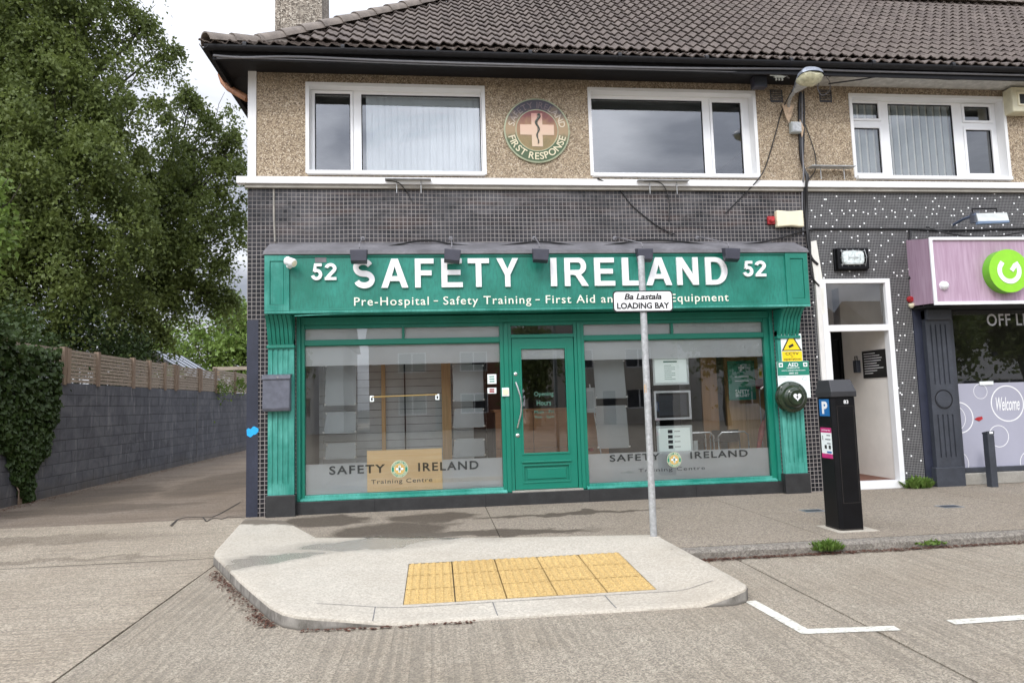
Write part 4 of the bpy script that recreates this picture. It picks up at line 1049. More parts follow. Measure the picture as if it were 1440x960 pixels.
for s, a, e, d in (('Pre-Hospital', 498, 603, .035), ('-', 610, 616, 0), ('Safety Training', 623.5, 747, .035), ('-', 753, 759, 0), ('First Aid and Rescue Equipment', 767.5, 1024.5, .035)):
    xa, xb = at(a, 424, SY)[0], at(e, 424, SY)[0]
    if s == '-': box('hyphen', xa, xb, SY-.010, SY-.0005, 2.983, 2.998, ivory, sg); continue
    text('lettering', s, (xa, xb, 2.925-d*.8, 3.055), SY-.001, ivory, sg, .004, .009, space=1.15)
# loose trim strip sagging below the sign
MB().tube([(-1.95, SY-.01, 2.80), (-1.0, SY-.01, 2.835), (1.2, SY, 2.832), (3.6, SY, 2.835), (5.3, SY-.0, 2.832)], .009, 5).build('loose_trim', GO, sg)
# faded grey repair patch
r = rect(443, 362, 459, 369, SY); box('repair_patch', r[0], r[1], SY-.006, SY-.0005, r[2], r[3], M['lead'], sg)

# five small floodlights on arms over the sign
def floodlight(px, label, rot=0, tiltx=0):
    X, Z = at(px, 366, SY-.2); t = thing('sign_floodlight', label, 'floodlight', (X, SY-.16, 3.60), 'grey floodlights over the green sign')
    b = MB(); b.tube([(X-tiltx, .0, 3.99), (X-tiltx*.9, -.10, 3.98), (X, SY-.12, 3.80), (X, SY-.15, 3.74)], .009, 7); b.build('arm', M['lead'], t)
    MB().lathe((X-tiltx, -.001, 3.99), (0, -1, 0), [(.035, 0), (.035, .01), (.02, .014)], 12).build('wall_plate', M['lead'], t)
    w, h, d = .118, .075, .09
    b = MB(); P = [(-w, -d, .06), (w, -d, .06), (w, d*.7, .09), (-w, d*.7, .09), (-w*.92, -d*1.0, -.10), (w*.92, -d*1.0, -.10), (w*.92, -.0, -.13), (-w*.92, -.0, -.13)]
    P = [(X+x, SY-.19+y, 3.625+z) for x, y, z in P]; i = 0; b.v += P
    for f in ((0, 1, 2, 3), (7, 6, 5, 4), (0, 4, 5, 1), (1, 5, 6, 2), (2, 6, 7, 3), (3, 7, 4, 0)): b.f.append(f); b.m.append(0)
    hd = b.build('housing', M['lampgrey'], t, .008)
    b = MB(); Q = [(-w*.8, .055, -.1), (w*.8, .055, -.1), (w*.8, .058, .05), (-w*.8, .058, .05)]
    b.face([(X+x, SY-.19+y+.016, 3.625+z) for x, y, z in Q][::-1]); b.build('lens', M['glass_side'], t)
    hd.rotation_euler = (0, rot, 0)
floodlight(505, 'grey sign floodlight over the first S of SAFETY')
floodlight(636, 'grey sign floodlight over the E of SAFETY, tilted', .1)
floodlight(760, 'grey sign floodlight just left of the word IRELAND', .06)
floodlight(906, 'grey sign floodlight behind the top of the signpost', 0, .28)
floodlight(1028, 'grey sign floodlight over the D of IRELAND', .05, .28)
# camera at the left end
X, Z = at(415, 374, SY-.1); t = thing('security_camera', 'small white security camera at the left end of the green sign', 'camera', (X-.06, SY, Z))
MB().lathe((X-.1, SY-.0, Z+.02), (0, -1, 0), [(.045, 0), (.045, .02), (.02, .05)], 14).build('mount', M['upvc'], t)
MB().lathe((X-.07, SY-.13, Z+.055), (.75, -.45, -.35), [(.05, -.06), (.062, -.05), (.062, .08), (.05, .095)], 14).build('body', M['upvc'], t, smooth=True)
MB().lathe((X-.07+.075, SY-.13-.045, Z+.055-.035), (.75, -.45, -.35), [(.043, -.004), (.043, .004), (.03, .006)], 14).build('lens', M['cream'], t)
b = MB().lathe((X-.075, SY-.125, Z+.072), (.75, -.45, -.35), [(.066, -.07), (.066, .09)], 10); b.build('sun_shield', M['upvc'], t) if False else None

# post box on the left pilaster
t = thing('post_box', 'dark grey metal post box on the left green pilaster', 'post box', (-2.2, -.09, 1.47))
x0, x1 = -2.42, -2.045
MB().prism([(x0, -.09, 1.475), (x0, -.205, 1.475), (x0, -.225, 1.52), (x0, -.205, 1.985), (x0, -.09, 2.0)], (x1-x0, 0, 0)).build('body', M['grey_box'], t, .012)
MB().prism([(x0-.008, -.088, 2.003), (x0-.008, -.225, 1.982), (x0-.008, -.23, 1.93), (x0-.008, -.222, 1.93), (x0-.008, -.215, 1.972), (x0-.008, -.088, 1.993)], (x1-x0+.016, 0, 0)).build('lid', M['grey_box'], t)
MB().lathe((-2.21, -.226, 1.95), (0, -1, 0), [(.012, 0), (.012, .006)], 10).build('lock', M['steel'], t)

# entry keypad beside the door
r = rect(706, 545, 716, 557, .05); t = thing('door_keypad', 'small cream keypad on the mullion left of the green door', 'keypad', (r[0], .06, r[2]))
box('body', r[0], r[1], .04, .0615, r[2], r[3], M['upvc'], t, .004); box('face_plate', r[0]+.012, r[1]-.012, .036, .04, r[2]+.02, r[3]-.02, M['cream'], t, .002)

# signs on the right pilaster
r = rect(1098.5, 469, 1127.5, 508.5, -.09); x0, x1, z0, z1 = r
t = thing('cctv_sign', 'white and yellow CCTV warning sign on the right green pilaster', 'warning sign', (x0, -.09, z0))
zm = z0+(z1-z0)*.37
box('plate', x0, x1, -.094, -.0855, z0, z1, M['paper'], t); box('yellow_panel', x0+.006, x1-.006, -.0965, -.0942, z0+.004, zm, M['yellow'], t)
cx = (x0+x1)/2
def tri(s, y, m, zc, nm):
    h = s*.87; MB().prism([(cx-s/2, y, zc), (cx+s/2, y, zc), (cx, y, zc+h)], (0, .0018, 0)).build(nm, m, t)
W3 = x1-x0; tri(W3*.98, -.0968, M['ink'], zm+.008, 'triangle_border'); tri(W3*.80, -.0988, M['yellow'], zm+.022, 'triangle')
MB().prism([(cx-.055, -.1008, zm+.085), (cx+.02, -.1008, zm+.12), (cx+.035, -.1008, zm+.085), (cx-.04, -.1008, zm+.05)], (0, .0018, 0)).build('camera_symbol', M['ink'], t)
text('lettering', 'CCTV', (x0+.06, x1-.06, zm-.058, zm-.015), -.097, M['ink'], t, .02, .001); text('lettering', 'in', (cx-.015, cx+.015, zm-.092, zm-.07), -.097, M['ink'], t, .01, .001); text('lettering', 'operation', (x0+.03, x1-.03, z0+.012, zm-.102), -.097, M['ink'], t, .01, .001)
ax0, ax1 = 5.265, 5.785
t = thing('defibrillator_sign', 'green and white AED sign behind the round defibrillator cabinet', 'sign', (ax0, -.09, 1.6))
MB().holes(ax0, ax1, 1.45, 2.02, [], -.0995, -.0905).build('plate', M['paper'], t); box('green_panel', ax0+.002, ax1-.002, -.102, -.0997, 1.80, 2.018, M['greenprint'], t)
for s_, q_ in (('AED', (5.44, 5.61, 1.935, 1.995)), ('DEFIBRILLATOR', (5.42, 5.63, 1.905, 1.925)), ('www.safetyireland.com', (5.33, 5.72, 1.862, 1.887)), ('2880 302', (5.45, 5.60, 1.822, 1.845))): text('lettering', s_, q_, -.1022, M['letter'], t, .012, .001)
def heart(b, cx, cz, s, y, m=0):
    pts = []
    for k in range(24):
        a = 2*math.pi*k/24; pts.append((cx+s*16*math.sin(a)**3/17, y, cz+s*(13*math.cos(a)-5*math.cos(2*a)-2*math.cos(3*a)-math.cos(4*a))/17))
    b.prism(pts[::-1], (0, -.0015, 0), m)
for xx in (5.325, 5.725): box('emblem', xx-.033, xx+.033, -.1045, -.1024, 1.93, 1.995, M['letter'], t)
for xx in (5.325, 5.725): b = MB(); heart(b, xx, 1.962, .022, -.1047); b.build('heart_symbol', M['greenprint'], t)
b = MB(); ring_text(b, 'AED SAFETY', 5.70, 1.745, .03, .014, 180, -160, -.1, .001); text('x', 'Safety Ireland', (5.28, 5.40, 1.765, 1.782), -.1, None, None, .0, .001, mb=b); b.build('small_print', M['greenprint'], t)
cX, cZ = at(1116, 558, -.25)
t = thing('defibrillator_cabinet', 'round dark green defibrillator cabinet with a white heart symbol', 'defibrillator cabinet', (cX, -.1, cZ))
dg_ = plain('dark_green_plastic', (.018, .03, .014), .14, var=.3, spec=.6)
MB().lathe((cX, -.103, cZ), (0, -1, 0), [(.20, 0), (.235, .02), (.245, .06), (.235, .085), (.225, .09)], 36).build('back_shell', dg_, t, smooth=True)
MB().lathe((cX, -.193, cZ), (0, -1, 0), [(.225, 0), (.238, .012), (.232, .035), (.205, .05), (.18, .055), (.17, .085), (.135, .12), (.125, .125), (.12, .15), (.105, .162)], 36).build('cover', dg_, t, smooth=True)
b = MB(); heart(b, cX+.005, cZ+.003, .068, -.3555); b.build('heart_symbol', M['letter'], t)
b = MB(); y = -.3575; b.prism([(cX+.012, y, cZ+.04), (cX-.018, y, cZ-.005), (cX+.0, y, cZ-.005), (cX-.004, y, cZ-.04), (cX+.022, y, cZ+.008), (cX+.006, y, cZ+.008)], (0, -.001, 0)); b.build('flash_symbol', M['ink'], t)
for k in range(8):
    a = k*math.pi/4+.2; MB().lathe((cX+math.cos(a)*.215, -.235, cZ+math.sin(a)*.215), (0, -1, 0), [(.012, 0), (.01, .01)], 8).build('bolt', dg_, t)

# ================================================================== SHOP INTERIOR
rm = thing('shop_interior', 'room behind the green shopfront with grey ceiling and dark walls', 'room', (0, 1, 0))
box('floor', -1.99, 5.69, .21, 5.5, .0, .16, M['dark_int'], rm); box('ceiling', -1.99, 5.69, .21, 5.5, 2.86, 2.95, M['grey_int'], rm)
box('bulkhead', -1.99, 1.0, 1.3, 1.4, 2.25, 2.85, M['grey_int'], rm)
box('back_wall', -1.99, 5.69, 5.4, 5.5, .16, 2.86, M['dark_int'], rm); box('side_wall', -2.1, -1.99, .31, 5.4, .16, 2.86, M['ivory'], rm)
# slatted grey display wall of the left window, each board separate
dw = thing('display_partition', 'grey slatted partition with oak posts behind the left display window', 'partition', (-.5, 1.4, .16))
for k in range(17):
    z = .2+k*.125; box('slat', -1.9, .62, 1.35+(.004 if k % 2 else 0), 1.375, z, z+.118, M['grey_int'], dw)
for a, c in ((429, 437), (537, 542.5), (622, 635)):
    xa, xb = at(a, 600, 1.3)[0], at(c, 600, 1.3)[0]; box('oak_post', xa, xb, 1.27, 1.34, .2, 2.22, M['wood'], dw)
xa = at(570, 600, 1.25)[0]; MB().tube([(xa, 1.25, .5), (xa, 1.25, 2.2)], .012, 6).build('cable_rod', M['black'], dw)
# hanging acrylic leaflet holders
def holder(px0, px1, py0, py1, label, y=.55, skew=.03):
    r = rect(px0, py0, px1, py1, y); t = thing('acrylic_holder', label, 'leaflet holder', (r[0], y, r[2]), 'clear holders hanging in the left window')
    MB().prism([(r[0], y, r[2]), (r[1], y, r[2]), (r[1]-skew*.2, y+.10, r[3]), (r[0]+skew, y+.10, r[3])], (0, .008, 0)).build('sheet', M['acrylic'], t)
    b = MB()
    for X, Z, yy in ((r[0], r[2]+.02, y), (r[1], r[2]+.02, y), (r[1]-skew*.2, r[3]-.02, y+.1), (r[0]+skew, r[3]-.02, y+.1)): b.box(X-.014, X+.014, yy-.02, yy+.01, Z-.012, Z+.012)
    b.build('clips', M['steel'], t)
holder(455, 500, 579, 609, 'upper of the two tilted clear holders at the left of the left window'); holder(456, 500, 623, 645, 'lower of the two tilted clear holders at the left of the left window')
holder(637, 681, 574, 601, 'upper tilted clear holder beside the right post of the left window'); holder(637, 682, 617, 642, 'lower tilted clear holder beside the right post of the left window')
holder(457, 500, 512, 570, 'tall clear holder at the top left of the left window', skew=0); holder(637, 680, 512, 564, 'tall clear holder at the top right of the left window', skew=0)
for xx, lb in ((455, 'steel display cable left of the left pair of clear holders'), (501, 'steel display cable right of the left pair of clear holders'), (636, 'steel display cable left of the right pair of clear holders'), (683, 'steel display cable right of the right pair of clear holders')):
    X = at(xx, 560, .6)[0]; tag(MB().tube([(X, .6, .3), (X, .6, 2.84)], .0035, 5).build('hanging_cable', M['steel']), lb, 'cable', 'display cables in the left window')
x0, x1, z0, z1 = rect(517, 631, 622, 691, .22)
tag(box('wooden_board', x0, x1, .128, .146, .262, z1, M['woodx'], None, .003), 'light timber board standing low in the middle of the left window', 'board')
# rail on the glass
xa, za = at(523, 559, .11); xb, zb = at(615, 557, .11)
t = thing('brass_rail', 'thin brass rail with white end tags across the left window', 'rail', (xa, .11, za))
MB().tube([(xa, .105, za+.01), (xb, .105, za+.022)], .009, 6).build('rod', plain('brass', (.55, .38, .14), .35, .6), t)
for X in (xa, xb): box('tag', X-.03, X+.03, .10, .108, za-.06, za+.03, M['paper'], t, .004); box('tag_mark', X-.012, X+.012, .0985, .0998, za-.04, za+.0, M['ink'], t)
for py0, py1, lb in ((526, 539.5, 'upper white sticker on the left window near the keypad'), (545, 553, 'lower white sticker on the left window near the keypad')):
    x0, x1, z0, z1 = rect(685.5, py0, 698, py1, .12); t = thing('window_sticker', lb, 'sticker', (x0, .12, z0)); box('sheet', x0, x1, .119, .1205, z0, z1, M['paper'], t)
    for k in range(3): z = z0+(z1-z0)*(.25+.25*k); box('print', x0+.03, x1-.03, .1175, .1188, z-.008, z+.008, M['greenprint'] if py0 < 530 else M['red'], t)
# reception desk, seen through door glass and right window
t = thing('reception_desk', 'brown wooden reception desk seen through the door glass', 'desk', (1.9, 1.9, .16))
DH = at(765, 574, .9)[1]
for k in range(3):
    for q in range(2): box('front_panel', .95+k*.62, .95+k*.62+.612, .9, .93, .17+(DH-.2)*q/2, .165+(DH-.2)*(q+1)/2, M['wood_d'], t, .003)
box('desk_body', .96, 2.8, .932, 1.5, .17, DH-.04, M['dark_int'], t); box('worktop', .92, 2.84, .87, 1.54, DH-.038, DH, M['wood_d'], t, .004)
# timber panelling at the right of the room
t = thing('timber_panelling', 'light oak wall panelling at the right end of the shop', 'panelling', (5, 1.05, .16))
xs_ = [at(p, 600, 1.05)[0] for p in (990, 1012)]; box('panel', xs_[0], xs_[1], 1.05, 1.11, .17, 2.6, wood('mid_brown_panel', (.30, .15, .05), (.38, .2, .08)), t)
xs_ = [at(p, 600, 1.05)[0] for p in (1024, 1050)]; box('panel', xs_[0], xs_[1], 1.05, 1.11, .17, 2.6, M['wood'], t); box('panel', xs_[1]+.01, 5.68, 1.05, 1.11, .17, 2.6, M['wood'], t)
# hanging A4 light pockets in the right window
def pocket(px0, px1, py0, py1, label, dark=False, kind=0):
    x0, x1, z0, z1 = rect(px0, py0, px1, py1, .30); t = thing('display_pocket', label, 'display frame', (x0, .3, z0), 'framed notices hanging in the right window')
    MB().holes(x0, x1, z0, z1, [(x0+.035, x1-.035, z0+.035, z1-.035)], .295, .315).build('frame', M['upvc'] if not kind else M['paper'], t, .006)
    if dark: box('screen', x0+.036, x1-.036, .303, .31, z0+.036, z1-.036, M['ink'], t); box('screen_inset', x0+.075, x1-.075, .300, .3028, z0+.07, z1-.07, M['slate'], t)
    else:
        box('sheet', x0+.036, x1-.036, .303, .31, z0+.036, z1-.036, M['litpanel'], t); b = MB(); w = x1-x0; h = z1-z0; cx = (x0+x1)/2
        if kind == 1:
            b.box(cx-w*.2, cx+w*.18, .3015, .3028, z1-h*.19, z1-h*.14)
            for k in range(8): b.box(cx-w*.18, cx+w*(.12 if k % 3 else .02), .3015, .3028, z1-h*(.3+.07*k)-.004, z1-h*(.3+.07*k)+.003)
        else:
            for k in range(4): b.box(cx-w*.18, cx-w*.05, .3015, .3028, z1-h*(.2+.18*k)-.03, z1-h*(.2+.18*k)+.022); b.box(cx+w*.0, cx+w*.16, .3015, .3028, z1-h*(.2+.18*k)-.008, z1-h*(.2+.18*k)+.0)
        b.build('print', M['slate'] if kind == 2 else M['greenprint'], t)
pocket(918, 968.5, 502, 541, 'white framed notice with a green printed list, top of the hanging column', kind=1)
pocket(920, 972, 549, 590, 'white frame around a black panel, middle of the hanging column', dark=True)
pocket(923.5, 974, 598, 638, 'white framed notice with four small pictures, bottom of the hanging column', kind=2)
for px, lb in ((919, 'thin steel cable at the left side of the three framed notices'), (972, 'thin steel cable at the right side of the three framed notices')): X = at(px, 570, .31)[0]; tag(MB().tube([(X, .32, .4), (X, .32, 2.84)], .004, 5).build('hanging_cable', M['steel']), lb, 'cable', 'display cables in the right window')
x0, x1, z0, z1 = rect(1024, 507, 1062, 562, .7); t = thing('first_aid_banner', 'dark green banner with white cross hanging inside the right window', 'banner', (x0, .7, z0))
box('sheet', x0, x1, .7, .71, z0, z1, M['greenprint'], t); b = MB(); cx = (x0+x1)/2; zc = z1-.12
b.box(cx-.05, cx+.05, .697, .699, zc-.016, zc+.016).box(cx-.016, cx+.016, .697, .699, zc-.05, zc-.0162).box(cx-.016, cx+.016, .697, .699, zc+.0162, zc+.05)
for k in range(2): b.box(cx-.12, cx+.12, .697, .699, zc-.15-.07*k, zc-.14-.07*k)
text('x', 'SAFETY', (cx-.12, cx+.12, z0+.10, z0+.17), .699, None, None, .02, .001, mb=b); text('x', 'SKILLNET', (cx-.12, cx+.12, z0+.05, z0+.095), .699, None, None, .02, .001, mb=b); b.build('print', M['paper'], t)
x0, x1, z0, z1 = rect(1066, 502, 1074, 532, .6); t = thing('safety_notice', 'small yellow and white notice hanging in the right window beside the jamb', 'notice', (x0, .6, z0)); box('sheet', x0, x1, .6, .605, z0, z1, M['paper'], t); box('print', x0+.008, x1-.008, .597, .599, z0+.01, (z0+z1)/2, M['yellow'], t)
X, Z = at(1067, 540, 1.0); t = thing('fire_call_point', 'red fire call point on the oak panelling', 'call point', (X, 1.04, Z)); box('body', X-.07, X+.07, .97, 1.049, Z-.08, Z+.08, M['red'], t, .01); MB().tube([(X+.01, 1.01, Z-.08), (X+.01, 1.01, .6)], .009, 5).build('conduit', M['upvc'], t)
# closed red umbrella
p0, p1 = pt(1077, 576, .3), pt(1066, 632, .34); t = thing('red_umbrella', 'closed red umbrella leaning in the right window corner', 'umbrella', p1)
MB().tube([Vector(p0).lerp(Vector(p1), u) for u in (.25, .4, .6, .8, 1)], [.012, .045, .052, .04, .028], 9).build('canopy', M['red'], t); MB().tube([p0, Vector(p0).lerp(Vector(p1), .27)], .013, 8).build('handle', M['ink'], t)
# chrome frame chairs
def chair(px0, px1, py, y, label):
    x0, x1 = at(px0, py, y)[0], at(px1, py, y)[0]; z = at((px0+px1)/2, py, y)[1]; t = thing('chrome_chair', label, 'chair', (x0, y, .16), 'chrome framed chairs in the shop')
    for yy in (y, y+.34): MB().tube([(x0, yy, .165), (x0, yy, z-.06), (x0+.06, yy, z), (x1-.06, yy, z), (x1, yy, z-.06), (x1, yy, .165)], .013, 7).build('leg_frame', M['steel'], t, smooth=True)
    box('seat', x0+.02, x1-.02, y+.02, y+.32, .58, .63, M['ink'], t, .01); box('backrest', x0+.02, x1-.02, y+.30, y+.33, .75, .95, M['ink'], t, .01)
chair(963, 1003, 608, .5, 'chrome framed chair just right of the hanging notices'); chair(1010, 1052, 607, .55, 'chrome framed chair in front of the oak panelling')
x0, x1, z0, z1 = rect(975, 619, 985, 633, .8); tag(MB().tube([(x0+.03, .8, z0-.2), (x0+.03, .8, z1)], [.04, .05], 10).build('paper_cup', M['paper']), 'white patterned paper cup between the notices and the chairs', 'cup')
for px0, px1, py0, py1, lb in ((837, 880, 505, 560, 'upper clear holder hanging at the left of the right window'), (840, 884, 570, 630, 'lower clear holder hanging at the left of the right window')):
    holder(px0, px1, py0, py1, lb, y=.5, skew=0)
X, Z = at(831, 632, .3); t = thing('red_bowl', 'small red bowl low in the left corner of the right window', 'bowl', (X, .3, Z)); MB().lathe((X, .35, Z-.03), (0, 0, 1), [(.03, 0), (.05, .02), (.055, .05), (.045, .052)], 16).build('bowl_body', M['red'], t)
x0, x1, z0, z1 = rect(825, 545, 838, 580, .6); tag(box('leaning_panel', x0, x1, .6, .61, z0, z1, M['grey_int'], None), 'pale rounded panel just inside the left edge of the right window', 'panel')
MBt = MB().tube([pt(829, 540, .7), pt(845, 638, .6)], .012, 6); tag(MBt.build('walking_pole', M['steel']), 'thin metal pole leaning inside the left edge of the right window', 'pole')
# small hanging lamps near the glass (seen through the frosted band)
for px, lb in ((476, 'white spotlight in the left window, leftmost of four behind the frosted band'), (544, 'white spotlight in the left window, second of four from the left'), (592, 'white spotlight in the left window, third of four from the left'), (657, 'white spotlight in the left window, rightmost of four beside the door mullion'), (855, 'white spotlight in the right window, left one near the door'), (1026, 'white spotlight in the right window, above the green banner')):
    X, Z = at(px, 494, .5); t = thing('pendant_spot', lb, 'spotlight', (X, .5, Z), 'white spotlights behind the frosted bands')
    MB().tube([(X, .5, 2.86), (X, .5, Z+.03)], .005, 5).build('stem', M['upvc'], t); MB().lathe((X, .5, Z+.04), (0, 0, -1), [(.012, 0), (.03, .05), (.032, .07), (.02, .072)], 12).build('shade', M['upvc'], t, smooth=True)

# ================================================================== WALL ROUNDEL
cx, cz = 1.635, 5.685; RR = .515
t = thing('round_wall_sign', 'round weathered sign with a cross and snake reading SAFETY IRELAND FIRST RESPONSE', 'round sign', (cx, 0, cz))
def faded(name, top, mid, low, z0, z1):
    q = NT(name); z = q.xyz(q.wco())[2]; n = q.noise(q.wco(), 5, 5, .7); f = q.m('ADD', q.mr(z, z0, z1), q.m('MULTIPLY', q.m('SUBTRACT', n, .5), .55))
    c = q.ramp(f, [(0, low), (.3, low), (.5, mid), (.62, mid), (.85, top), (1, top)]); q.set(c, .55); return q.mat
ringm = faded('sun_bleached_ring_print', (.05, .045, .06), (.32, .23, .13), (.06, .10, .045), cz-.5, cz+.5)
corem = faded('sun_bleached_centre_print', (.26, .05, .06), (.34, .18, .10), (.42, .28, .13), cz-.33, cz+.33)
crossm = faded('sun_bleached_cross_print', (.50, .26, .22), (.62, .44, .33), (.60, .46, .33), cz-.33, cz+.33)
rimm = plain('pale_olive_rim', (.33, .36, .24), .5, var=.2); lett = faded('sun_bleached_lettering', (.13, .10, .11), (.60, .52, .40), (.66, .60, .42), cz-.5, cz+.5)
MB().lathe((cx, -.001, cz), (0, -1, 0), [(RR-.004, 0), (RR, .004), (RR, .028), (RR-.02, .032)], 64).build('backing_disc', rimm, t)
def ringf(r0, r1, y, mat, nm):
    b = MB(); n = 64
    for k in range(n):
        a, c = 2*math.pi*k/n, 2*math.pi*(k+1)/n; b.face([(cx+r0*math.cos(a), y, cz+r0*math.sin(a)), (cx+r1*math.cos(a), y, cz+r1*math.sin(a)), (cx+r1*math.cos(c), y, cz+r1*math.sin(c)), (cx+r0*math.cos(c), y, cz+r0*math.sin(c))])
    return b.build(nm, mat, t)
ringf(.335, RR-.022, -.0345, ringm, 'print_ring'); ringf(.322, .335, -.0355, rimm, 'inner_rim')
MB().face([(cx+.322*math.cos(2*math.pi*k/48), -.0345, cz+.322*math.sin(2*math.pi*k/48)) for k in range(48)]).build('centre_field', corem, t)
b = MB(); g = .018                                                        # dotted grid on the centre field
for k in range(-17, 18):
    h = math.sqrt(max(0, .315**2-(k*g)**2)); b.box(cx+k*g-.002, cx+k*g+.002, -.0358, -.0350, cz-h, cz+h)
for k in range(-17, 18):
    h = math.sqrt(max(0, .315**2-(k*g)**2)); b.box(cx-h, cx+h, -.0364, -.0360, cz+k*g-.002, cz+k*g+.002)
b.build('dot_grid', ringm, t)
MB().prism([(cx+x, -.0368, cz+z) for x, z in ((-.265, -.075), (-.085, -.075), (-.085, -.26), (.085, -.26), (.085, -.075), (.265, -.075), (.265, .09), (.085, .09), (.085, .27), (-.085, .27), (-.085, .09), (-.265, .09))], (0, -.004, 0)).build('cross', crossm, t)
MB().tube([(cx+.01+.035*math.sin(k*.62+.5)*(1-k/34), -.044, cz+.26-k*.0205) for k in range(24)], [.020-.0006*k for k in range(24)], 6).build('snake', plain('dark_green_print', (.05, .06, .045), .5), t)
MB().box(cx+.004, cx+.012, -.047, -.0465, cz-.22, cz+.27).build('staff', plain('dark_staff', (.12, .10, .08), .5), t)
b = MB(); ring_text(b, 'SAFETY IRELAND', cx, cz, .408, .10, 166, 14, -.035, .004, off=.012); ring_text(b, 'FIRST RESPONSE', cx, cz, .408, .11, 197, 343, -.035, .004, True, off=.012); b.build('lettering', lett, t)

# ================================================================== WALL FITTINGS
x0, x1, z0, z1 = rect(1093, 296, 1130.5, 318, -.1)
t = thing('alarm_box', 'cream alarm box high on the mosaic wall at the right end of the green sign', 'alarm box', (x0, 0, z0))
b = MB(); n = 10; P = []
for k in range(n+1): P.append((x0+(x1-x0)*k/n, -.10, z1+.008*math.cos(2*math.pi*k/n*1.0)))
for k in range(n, -1, -1): P.append((x0+(x1-x0)*k/n, -.10, z0-.008*math.cos(2*math.pi*k/n)))
b.prism(P, (0, .099, 0)); b.build('cover', M['cream'], t, .018)
X, Z = at(1085, 309, -.05); t = thing('alarm_sounder', 'small faded red sounder beside the cream alarm box', 'sounder', (X, 0, Z))
MB().box(X-.055, X+.06, -.05, -.001, Z-.07, Z+.06).build('base', M['red'], t, .008); MB().lathe((X, -.05, Z), (0, -1, 0), [(.045, 0), (.05, .02), (.03, .04)], 14).build('horn', M['red'], t)
x0, x1, z0, z1 = rect(1183, 350, 1220, 374, -.12)
t = thing('bulkhead_light', 'caged bulkhead light above the white porch', 'wall light', ((x0+x1)/2, 0, z0))
box('base_plate', x0-.07, x1+.05, -.045, -.001, z0-.055, z1+.03, M['black_gloss'], t, .012)
MB().holes(x0-.045, x1+.04, z0-.04, z1+.022, [(x0+.005, x1-.02, z0+.012, z1-.012)], -.10, -.046).build('guard_frame', M['black_gloss'], t, .01)
MB().prism([((x0+x1)/2-.01+.185*math.copysign(abs(math.cos(a))**.45, math.cos(a)), -.05, (z0+z1)/2+.115*math.copysign(abs(math.sin(a))**.45, math.sin(a))) for a in [k*math.pi/16 for k in range(32)]], (0, -.08, 0)).build('lens', plain('ribbed_white_lens', (.62, .68, .66), .2, var=.25, scale=25), t, .03)
b = MB()
for k in range(5): X = x0+.02+(x1-x0-.05)*k/4; b.tube([(X, -.10, z0), (X, -.145, (z0+z1)/2), (X, -.10, z1)], .004, 5)
for k in range(3): Z = z0+.03+(z1-z0-.06)*k/2; b.tube([(x0, -.10, Z), ((x0+x1)/2, -.148, Z), (x1-.02, -.10, Z)], .004, 5)
b.build('wire_cage', M['galv'], t)
# street lamp on a wall bracket
t = thing('street_lamp', 'old grey street lamp on a rusty wall bracket above the mosaic wall', 'street lamp', pt(1108, 165, 0))
MB().tube([pt(1109, 152, -.03), pt(1109, 146, -.14), pt(1112, 136, -.35), pt(1119, 127, -.6)], .024, 10).build('arm', M['galv'], t, smooth=True)
MB().prism([pt(x, y, -.075) for x, y in ((1100, 147), (1117, 147), (1113, 164), (1109, 172), (1105, 164))][::-1], (0, .01, 0)).build('bracket_plate', M['rust'], t)
p0 = Vector(pt(1120, 127, -.62)); p1 = Vector(pt(1144, 104, -1.0)); d = p1-p0; dn = d.normalized(); sd = dn.cross(Vector((0, 0, 1))).normalized(); up = sd.cross(dn)
def shell(b, prof, half, n=12):
    rings = []
    for f, w_, h in prof:
        i = len(b.v); rings.append(i)
        for k in range(n+1):
            a = math.pi*k/n; q = p0+d*f+sd*math.cos(a)*w_*1.3+up*math.sin(a)*h*half*1.3; b.v.append(tuple(q))
    for a, c in zip(rings, rings[1:]):
        for k in range(n): b.f.append((a+k, a+k+1, c+k+1, c+k)); b.m.append(0)
    for rr in (rings[0], rings[-1]): b.f.append(tuple(rr+k for k in range(n+1))); b.m.append(0)
b = MB(); shell(b, [(-.12, .035, .03), (.1, .06, .055), (.45, .115, .085), (.75, .155, .10), (1.0, .15, .095), (1.15, .10, .06), (1.2, .03, .02)], 1); b.build('hood', plain('lamp_grey_metal', (.24, .26, .3), .38, .3, var=.3, scale=10), t, smooth=True)
b = MB(); shell(b, [(-.10, .03, .02), (.1, .055, .03), (.42, .10, .035), (.44, .11, .04)], -1); b.build('gear_tray', M['galv'], t, smooth=True)
b = MB(); shell(b, [(.46, .115, .05), (.6, .14, .085), (.85, .148, .095), (1.02, .13, .07), (1.12, .08, .03)], -1); b.build('bowl', plain('yellowed_lamp_bowl', (.52, .50, .34), .25, var=.3, scale=16), t, smooth=True)
